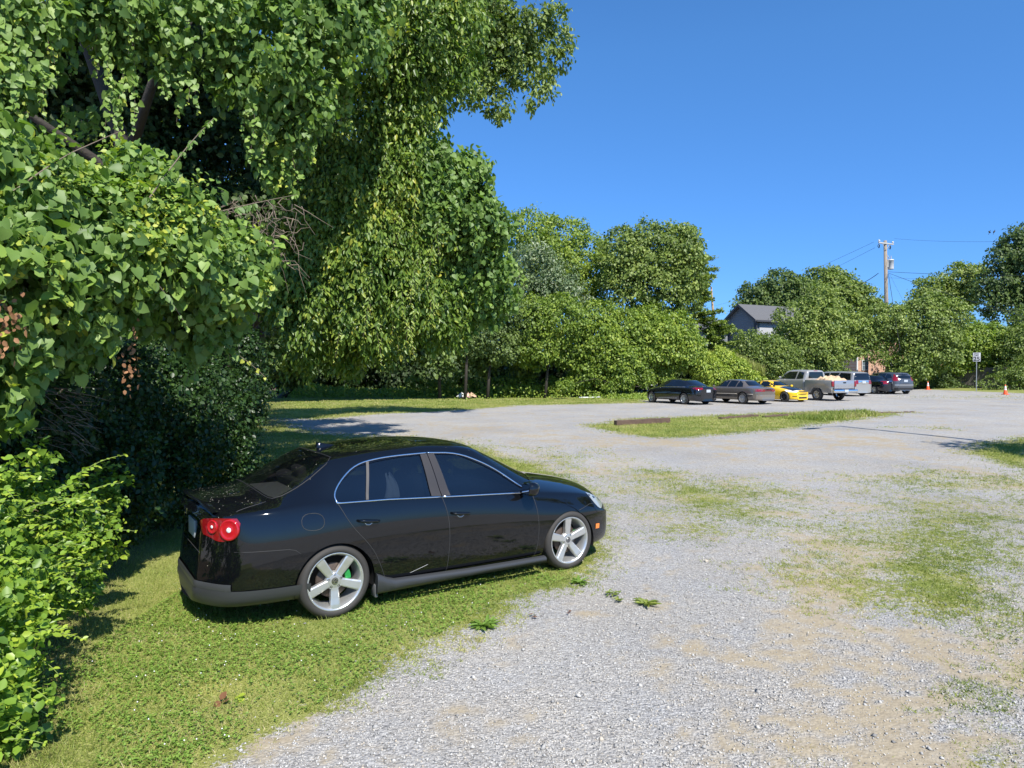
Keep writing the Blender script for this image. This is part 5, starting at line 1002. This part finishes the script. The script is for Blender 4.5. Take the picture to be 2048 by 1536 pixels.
# load of tan debris in the bed
def loc_of(e,p): bpy.context.view_layer.update(); return e.matrix_world@Vector(p)
m=MB(); V=[]; nx_,ny_=26,14
for i in range(nx_):
    for j in range(ny_):
        u=i/(nx_-1);w_=j/(ny_-1); hz=.62*math.sin(math.pi*min(max((u-.02)/.9,0),1))**.6*math.sin(math.pi*w_)**.35*(.55+.65*float(vnoise(i*.55+3,j*.6))); V.append((-1.1+1.9*u,-.84+1.68*w_,.86+.20+hz*.75+.10*float(vnoise(i*1.9,j*1.9+8))))
m.add(V,[(i*ny_+j,i*ny_+j+1,(i+1)*ny_+j+1,(i+1)*ny_+j) for i in range(nx_-1) for j in range(ny_-1)],False)
o=m.build('debris_load',M_('tan_paper',(.50,.36,.22),.9,var=.35,scale=3,bump=.5,bscale=6)); bpy.context.view_layer.update(); o.location=pt.location; o.rotation_euler=pt.rotation_euler; tag(o,'heap of torn tan cardboard and paper filling the pickup bed','load')
# ---------------- island timbers, cones, sign, pole ----------------
WOOD=M_('old_tie_wood',(.105,.068,.05),.95,var=.5,scale=7,bump=.8,bscale=22)
def timber(a,b,label,hgt=.17,rot_=False):
    A,B=grd(*a),grd(*b); c=(A+B)/2; L_=float(np.hypot(*(B-A)[:2])); rz=math.atan2(B[1]-A[1],B[0]-A[0]); m=MB(); n=14; V=[];Fc=[]
    for i in range(n+1):
        x=-L_/2+L_*i/n; w=.095+rng.normal(0,.005); t=hgt+rng.normal(0,.006)-(rng.uniform(.0,.05) if rot_ else 0)
        V+=[(x,-w,-.05),(x,-w,t-.012),(x,-w+.012,t),(x,w-.012,t),(x,w,t-.012),(x,w,-.05)]
    for i in range(n):
        for j in range(5): Fc.append((i*6+j,i*6+j+1,i*6+7+j,i*6+6+j))
    Fc+=[tuple(range(6)),tuple(n*6+j for j in range(6))[::-1]]; m.add(V,Fc)
    o=m.build('landscape_timber',WOOD); o.location=tuple(c); o.rotation_euler=(0,-math.atan2(B[2]-A[2],L_),rz); return tag(o,label,'timber','old timbers edging the grass island')
timber((1231,851),(1338,845),'straight brown timber at the left end of the grass island',.19)
timber((1440,838.5),(1515,833),'weathered timber with a pale top in the middle of the island, second from the left',.11,True)
timber((1528,835),(1606,830.5),'low timber with its dark end exposed, third from the left on the island',.11,True)
timber((1650,829),(1722,827),'rotten timber half buried in weeds, second from the right end of the island',.12,True)
timber((1735,827),(1826,824.5),'thin flat timber at the far right end of the island',.055,True)
CO=M_('cone_orange',(.85,.10,.02),.45); CW=M_('cone_white',(.75,.75,.75),.4)
def cone(p,label):
    e=empty('traffic_cone',tuple(p),label=label,cat='traffic cone',group='orange traffic cones at the road'); m=MB(); m.box((0,0,.018),(.36,.36,.036)); m.build('base',CO,e,.01)
    r=lambda z:.135-.11*(z-.036)/.664
    m=MB(); m.lathe([(r(.036),.036),(r(.70)*1.0,.70),(r(.70)*.6,.705)],20); m.build('cone_body',CO,e)
    for a,b in((.32,.42),(.46,.60)): m=MB(); m.lathe([(r(a)+.002,a),(r(b)+.002,b)],20); m.build('reflective_band',CW,e)
cone(grd(1856,779.5),'orange traffic cone with white bands right of the grey crossover'); cone(grd(2011,789),'orange traffic cone with white bands at the right, near the speed limit sign')
POST=M_('galvanised_post',(.42,.43,.42),.45,metal=.6)
p=grd(1953,783); p=np.array([(1953-1024)/F*54,54,float(gz((1953-1024)/F*54,54))]); sg=empty('speed_limit_sign',tuple(p),R(-34),label='white speed limit 25 sign on a thin metal post beside the road',cat='road sign')
m=MB(); m.box((0,0,1.5),(.05,.04,3.1)); m.build('post',POST,sg); m=MB(); m.box((0,-.035,2.72),(.50,.008,.70)); pn=m.build('sign_panel',M_('sign_white',(.5,.5,.5),.6),sg,.003)
BK=M_('sign_black',(.012,.012,.012),.6); MX=lambda z:Matrix.Translation((0,-.042,z))@Matrix.Rotation(math.pi/2,4,'X')
letters('SPEED',.125,MX(2.97),BK,pn); letters('LIMIT',.125,MX(2.84),BK,pn); letters('25',.44,MX(2.57),BK,pn)
# utility pole
D=64; p=np.array([(1776-1024)/F*D,D,0]); p[2]=float(gz(*p[:2])); up_=empty('utility_pole',tuple(p),label='weathered wooden utility pole with a crossarm and a grey transformer',cat='utility pole')
top=at(1768,482,D)-p; m=MB(); m.tube([(0,0,-.2),tuple(top*.5),tuple(top)],[.21,.18,.14],14); m.build('pole_shaft',M_('pole_wood',(.25,.21,.165),.9,var=.3,scale=5,bump=.5,bscale=18),up_)
tz=top[2]; tx=top[0]; ad=Vector((.87,.50,0)).normalized(); GW=M_('grey_steel',(.40,.40,.38),.6); IN=M_('insulator',(.35,.34,.33),.3)
m=MB(); m.box((tx,-.15,tz-.30),(2.05,.10,.12),rz=R(25)); ca=m.build('crossarm',GW,up_,.01)
for s in(-1,1): m=MB(); m.tube([Vector((tx,-.15,tz-.95)),Vector((tx,-.15,tz-.32))+Vector((math.cos(R(25)),math.sin(R(25)),0))*s*.55],.02,6); m.build('brace',GW,up_)
for s in(-.98,-.9,.92,.98):
    c=Vector((tx,-.15,tz-.24))+Vector((math.cos(R(25)),math.sin(R(25)),0))*s; m=MB(); m.lathe([(.03,0),(.03,.05),(.07,.06),(.05,.10),(.08,.12),(.05,.17),(.04,.2),(0,.21)],12,Matrix.Translation(c)); m.build('insulator',M_('pale_insulator',(.62,.6,.58),.3),up_)
for s in(-.98,.55):
    c=Vector((tx,-.15,tz-.42))+Vector((math.cos(R(25)),math.sin(R(25)),0))*s; m=MB(); m.tube([c,c+Vector((.05,0,-.15)),c+Vector((.0,0,-.38))],[.03,.06,.05],8); m.tube([c+Vector((0,0,-.02)),c+Vector((-.13,0,-.14)),c+Vector((-.1,0,-.3))],.018,6); m.build('fused_cutout',MATTE,up_)
c=Vector(at(1778.5,530,D)-p)+Vector((0,-.1,0)); m=MB(); m.lathe([(0,-.45),(.24,-.45),(.25,-.40),(.25,.36),(.27,.37),(.27,.41),(.22,.47),(0,.5)],28,Matrix.Translation(c)); tr_=m.build('transformer',M_('transformer_grey',(.52,.53,.53),.45),up_)
m=MB(); m.lathe([(.035,.45),(.05,.52),(.03,.56),(.05,.62),(.03,.66),(.03,.82)],10,Matrix.Translation(c+Vector((.02,0,0)))); m.tube([c+Vector((-.1,0,.45)),c+Vector((-.32,0,.85))],.03,6); m.build('bushing',IN,tr_)
m=MB(); m.box(c+Vector((-.27,0,.1)),(.14,.1,.7)); m.build('mount_bracket',GW,tr_)
WIRE=M_('cable_black',(.015,.015,.015),.6)
def wire(name,a,b,sag,r,label,parent=None,n=20,group='overhead wires'):
    a=np.array(a);b=np.array(b); P=[]
    for i in range(n+1):
        t=i/n; q=a+(b-a)*t; q[2]-=sag*4*t*(1-t); P.append(q-a)
    m=MB(); m.tube(P,r,5); o=m.build(name,WIRE); o.location=tuple(a); return tag(o,label,'wire',group)
wire('overhead_wire',at(1745,485,64),at(1380,622,150),1.0,.012,'thin wire from the left crossarm end falling left over the trees, upper of two')
wire('overhead_wire',at(1748,496,64),at(1400,640,150),1.0,.012,'thin wire from the left crossarm end falling left over the trees, lower of two')
wire('overhead_wire',at(1786,478,64),at(2500,450,30),.5,.008,'thin wire from the right crossarm end, carrying the two birds')
wire('overhead_wire',at(1774,544,64),at(2500,545,32),.25,.016,'level dark cable running right from below the transformer')
wire('overhead_wire',at(1774,556,64),at(2500,540,34),.3,.007,'faint wire running right just under the dark cable')
wire('overhead_wire',at(1755,547,63.8),at(1690,575,75),.3,.03,'thick twisted cable going left behind the tree from below the transformer')
wire('overhead_wire',at(1774,546,64),at(2300,700,27),.25,.016,'pale cable sloping down to the right across the trees')
wire('guy_wire',at(1775,548,64),at(1800,700,55),0,.02,'dark guy wire dropping from the pole to the right of its foot')
wire('guy_wire',at(1777,548,64),at(1850,690,57),0,.008,'thin guy wire slanting farther right from the pole')
wire('overhead_wire',at(1830,620,56),at(2500,612,36),.1,.016,'low dark wire crossing in front of the right hand trees, upper')
wire('overhead_wire',at(1830,636,56),at(2500,640,36),.15,.013,'low dark wire crossing in front of the right hand trees, lower')
for i,(x_,y_,l_) in enumerate([(1976,465,'left one of two small dark birds on the thin wire'),(1985,464.5,'right one of two small dark birds on the thin wire')]):
    D=48.5; c=at(x_,y_,D); m=MB(); m.lathe([(0,-.10),(.03,-.08),(.055,-.02),(.05,.05),(.025,.09),(0,.10)],10,Matrix.Rotation(R(35 if i else -40),4,'Y')); m.lathe([(0,-.035),(.03,0),(0,.035)],8,Matrix.Translation((.05,0,.11))); m.tube([(-.03,0,-.06),(-.07,0,-.2)],[.02,.01],4); o=m.build('bird',MATTE); o.location=tuple(c); tag(o,l_,'bird')
# ---------------- buildings ----------------
def gableh():
    D=68; SID=M_('grey_siding',(.20,.215,.23),.8,var=.08,scale=2); n_=SID.node_tree
    wv=n_.nodes.new('ShaderNodeTexWave'); wv.bands_direction='Z'; wv.inputs['Scale'].default_value=1.6; b=n_.nodes.new('ShaderNodeBump'); b.inputs['Strength'].default_value=.4; b.inputs['Distance'].default_value=.03
    tc_=n_.nodes.new('ShaderNodeTexCoord'); n_.links.new(tc_.outputs['Object'],wv.inputs[0]); n_.links.new(wv.outputs[1],b.inputs['Height']); n_.links.new(b.outputs[0],n_.nodes['Principled BSDF'].inputs['Normal'])
    RF=M_('roof_shingle',(.105,.105,.108),.9,var=.3,scale=12,bump=.4,bscale=20); TR=M_('trim_dark',(.045,.048,.055),.6)
    rz=R(-64); e=empty('grey_house',tuple(at(1481,760,D)),rz,label='grey sided house with a dark shingle gable roof behind the trees',cat='house'); e.location.z=1.5
    hz=5.95; pk=7.30; wd=3.9; ln=7.5; Mr=Matrix(((1,0,0,0),(0,0,1,0),(0,1,0,0),(0,0,0,1)))
    m=MB(); m.prism([(-wd/2,0),(wd/2,0),(wd/2,hz),(0,pk),(-wd/2,hz)],0,ln,Mr); m.build('wall',SID,e)
    m=MB(); m.box((wd/2+.03,ln/2+.2,hz/2-.2),(.05,ln-.5,hz-.4)); m.build('side_cladding',M_('pale_siding',(.40,.41,.42),.8),e)
    m=MB()
    for s in(-1,1):
        a=Vector((0,0,pk+.06)); b=Vector((s*(wd/2+.38),0,hz-.30)); t=Vector((0,0,.14)); V=[]
        for y in(-.40,ln+.4):
            for q in(a,b): V+=[q+Vector((0,y,0)),q+Vector((0,y,0))+t]
        m.add(V,[(0,1,3,2),(4,6,7,5),(1,5,7,3),(0,2,6,4),(2,3,7,6),(0,4,5,1)])
    m.build('roof',RF,e)
    m=MB()
    for s in(-1,1):
        a=Vector((0,-.42,pk-.04)); b=Vector((s*(wd/2+.38),-.42,hz-.40)); m.add([a,b,b+Vector((0,0,.24)),a+Vector((0,0,.26)),a+Vector((0,.05,0)),b+Vector((0,.05,0))],[(0,1,2,3),(0,1,5,4)])
    m.box((wd/2+.03,-.05,hz/2-.15),(.35,.10,hz-.3)); m.box((wd/2+.45,ln/2,hz-.28),(.08,ln+.6,.16)); m.build('trim',TR,e)
    m=MB(); m.box((-.2,-.05,3.1),(1.9,.08,1.7)); w=m.build('window',TR,e); m=MB(); m.box((-.2,-.10,3.1),(1.7,.03,1.5)); m.build('pane',M_('green_window',(.08,.11,.10),.08,spec=.8),w)
    Ri=Matrix.Rotation(-rz,3,'Z'); c=Ri@Vector((-2.9,3.5,0)); m=MB(); m.box((c.x,c.y,2.5),(3.8,5,5.0),rot=Ri); m.build('side_wing',SID,e)
    V=[Ri@Vector(v)+Vector((c.x,c.y,0)) for v in((-2.2,-2.9,4.9),(2.2,-2.9,4.9),(2.2,0,6.1),(-2.2,0,6.1),(-2.2,-2.9,5.05),(2.2,-2.9,5.05),(2.2,0,6.25),(-2.2,0,6.25))]; m=MB(); m.add(V,[(0,1,2,3),(4,5,6,7),(0,1,5,4),(1,2,6,5),(0,3,7,4)]); m.build('wing_roof',RF,e)
gableh()
BR=bpy.data.materials.new('brick'); BR.use_nodes=True; q=BR.node_tree; bt=q.nodes.new('ShaderNodeTexBrick'); bt.inputs['Color1'].default_value=(.46,.20,.11,1); bt.inputs['Color2'].default_value=(.60,.33,.20,1); bt.inputs['Mortar'].default_value=(.5,.45,.4,1); bt.inputs['Scale'].default_value=1; bt.inputs['Brick Width'].default_value=.22; bt.inputs['Row Height'].default_value=.075; bt.inputs['Mortar Size'].default_value=.01
tc_=q.nodes.new('ShaderNodeTexCoord'); mp_=q.nodes.new('ShaderNodeMapping'); mp_.inputs['Rotation'].default_value=(math.pi/2,0,0); q.links.new(tc_.outputs['Object'],mp_.inputs[0]); q.links.new(mp_.outputs[0],bt.inputs[0]); q.links.new(bt.outputs[0],q.nodes['Principled BSDF'].inputs[0]); q.nodes['Principled BSDF'].inputs['Roughness'].default_value=.9
D=66; p=at(1713,765,D); e=empty('brick_building',(p[0],D,float(gz(p[0],D))),0,label='orange brick building corner glimpsed between the roadside trees',cat='building')
m=MB(); m.box((4.5,3.6,2.4),(9,7,4.8)); m.build('wall',BR,e); m=MB(); m.box((4.5,3.6,4.9),(9.6,7.6,.2)); m.build('roof',M_('flat_roof',(.12,.12,.12),.9),e)
WF_=M_('window_white',(.6,.62,.63),.6); PN=M_('window_pane',(.12,.16,.19),.1,spec=.8)
for x_ in(.85,3.6,6.4):
    m=MB(); m.box((x_,.07,2.15),(.62,.10,1.0)); w=m.build('window',WF_,e); m=MB(); m.box((x_,.01,2.38),(.50,.03,.40)); m.box((x_,.01,1.92),(.50,.03,.40)); m.build('pane',PN,w)
m=MB(); m.box((.06,.0,2.4),(.12,.10,4.7)); m.build('downspout',WF_,e)
# low brown shed to the left of it, in the shade
# board fence behind the road
FW=M_('fence_board',(.115,.10,.085),.9,var=.3,scale=4); e=empty('board_fence',tuple(grd(1900,775)),label='weathered board fence in the shade of the trees beyond the road',cat='fence')
a=np.array([(1800-1024)/F*66,66.]);b=np.array([(2330-1024)/F*52,52.]); L_=np.hypot(*(b-a)); n_=int(L_/.16); base=np.array(e.location); m=MB(); rz=math.atan2(b[1]-a[1],b[0]-a[0])
for i in range(n_):
    q=a+(b-a)*(i+.5)/n_; hh=1.85+rng.normal(0,.015); m.box((q[0]-base[0],q[1]-base[1],float(gz(*q))-base[2]+hh/2),(.148,.02,hh),rz=rz)
m.build('boards',FW,e)
for k in range(int(L_/2.4)):
    q=a+(b-a)*(k+.5)*2.4/L_; m=MB(); m.box((q[0]-base[0],q[1]+.07-base[1],float(gz(*q))-base[2]+.93),(.09,.09,1.86),rz=rz); m.build('post',FW,e)
# growth in front of and around the fence
ftree('shaded shrubs at the foot of the trees behind the right traffic cone',2040,57,[(1990,765,57,18),(2020,755,57,28),(2060,750,57,40),(1960,772,57,10),(2110,740,57,50)],'far',.14,420,22,.35,name='roadside_shrub',limbs=False,group='shrubs along the road')
ftree('dark shrubs under the tree between the grey crossover and the left cone',1850,62,[(1840,745,62,30),(1870,755,62,26),(1810,750,62,24),(1900,765,62,14),(1930,772,62,9)],'dark',.16,520,22,.4,name='roadside_shrub',limbs=False,group='shrubs along the road',vbase=.7)
ftree('green shrubs hiding the foot of the trees behind the pickup and the yellow coupe',1600,58,[(1560,745,58,26),(1600,750,58,24),(1650,745,59,26),(1678,752,60,18),(1530,740,58,24),(1580,720,58,26),(1640,725,59,24)],'far',.18,620,22,.4,name='roadside_shrub',limbs=False,group='shrubs along the road')
tree('far_wood','band of far trees closing the view beyond the road','wood',(90,120,1),[pb(x_,715,118+6*math.sin(x_),48) for x_ in range(1380,2300,60)]+[pb(x_,690,125,40) for x_ in range(1400,2300,90)],'dark','dia',.5,1500,20,1.2,.3,limbs=False,vbase=.6)
# ---------------- small things on the ground ----------------
def weed(px,py,n_,L_,label,mat='grass',vb=.35):
    p=grd(px,py); f=Fol(); a=rng.uniform(0,6.28,n_); f.add('lance',rng.normal(0,.02,(n_,3))*np.array([1,1,0])+np.array([0,0,.008]),np.stack([np.cos(a),np.sin(a),rng.uniform(.05,.5,n_)],1),np.tile([0,0,1.],(n_,1))+rng.normal(0,.2,(n_,3)),L_*rng.uniform(.6,1.2,n_),np.clip(vb+rng.normal(0,.15,n_),0,1),wid=.7)
    o=f.build('weed',LM[mat]); o.location=tuple(p); tag(o,label,'weed','lone weeds on the gravel')
weed(1293,1211,34,.11,'dark green flattened weed on the gravel right of the brown leaf',vb=.1); weed(1226,1191,22,.08,'small flattened weed on the gravel nearest the front wheel of the black sedan',vb=.15); weed(1240,1204,12,.07,'tiny weed just below the flattened one by the front wheel',vb=.3)
weed(1160,1168,40,.10,'leafy dock weed at the grass edge below the front wheel',vb=.2,mat='clover'); weed(965,1256,40,.13,'dark leaved weed at the grass edge below the front door of the sedan',vb=.1,mat='clover'); weed(2045,965,10,.06,'small tuft at the right edge')
def leaf(px,py,s_,label,mat='dead',v0=.2):
    p=grd(px,py); f=Fol(); n_=3; f.add('oval',rng.normal(0,.012,(n_,3))*np.array([1,1,.3])+np.array([0,0,.015]),rng.normal(0,1,(n_,3))*np.array([1,1,.3]),rng.normal(0,.35,(n_,3))+np.array([0,0,1]),np.full(n_,s_),np.full(n_,v0),wid=1.6); o=f.build('fallen_leaf',LM[mat]); o.location=tuple(p); tag(o,label,'leaf','fallen leaves')
leaf(1068,1236,.05,'crumpled dark brown leaf on the gravel edge below the front door',v0=0); leaf(436,1412,.06,'curled dark brown leaf on the near lawn',v0=.05); leaf(474,1403,.05,'yellow leaf on the lawn beside a dark curled one','bush',.95); leaf(1137,1229,.03,'tiny brown leaf on the gravel right of the crumpled leaf',v0=0)
# litter heap by the hedge foot and pale pipe
p=grd(938,797); e=empty('litter_heap',tuple(p),label='small heap of white and pink litter at the foot of the far hedge',cat='litter')
for i,(c_,nm) in enumerate([((.5,.5,.48),'white_bag'),((.6,.38,.32),'pink_cloth'),((.45,.3,.2),'brown_board')]):
    m=MB(); V=[]
    for a in range(7):
        for b in range(7): V.append((-.5+.33*i+(a/6-.5)*.75,(b/6-.5)*.6,.36*math.exp(-((a-3)**2+(b-3)**2)/5)+.16*rng.random()))
    m.add(V,[(a*7+b,a*7+b+1,a*7+8+b,a*7+7+b) for a in range(6) for b in range(6)]); m.build(nm,M_(nm,c_,.8),e)
A=grd(1158,797);B=grd(1200,796); m=MB(); m.tube([(0,0,.06),tuple((B-A)*.5+np.array([0,0,.05])),tuple(B-A+np.array([0,0,.06]))],.055,8); o=m.build('pale_pipe',M_('pale_plastic',(.55,.56,.55),.5)); o.location=tuple(A); tag(o,'pale pipe lying in the grass at the foot of the creeper mounds','pipe')
# off screen street light whose shadow crosses the lot
k=math.tan(SUNEL); tip=np.array([12.06,25.1]); H_=9.0; sh=np.array([SV.x,SV.y])/math.hypot(SV.x,SV.y)*H_/k; bs=tip+sh; z0=float(gz(*tip)); e=empty('street_light',(bs[0],bs[1],float(gz(*bs))),label='street light pole just outside the right edge of the view',cat='street light')
m=MB(); m.tube([(0,0,-.1),(0,0,H_+z0-e.location.z)],[.12,.08],10); m.build('pole',POST,e); hz=H_+z0-e.location.z; m=MB(); m.tube([(0,0,hz-.05),(-.7,-.42,hz+.1),(-1.3,-.8,hz)],.03,6); m.build('arm',POST,e); m=MB(); m.box((-1.45,-.9,hz-.03),(.75,.28,.12),rz=R(32)); m.build('lamp_head',GW,e,.03)
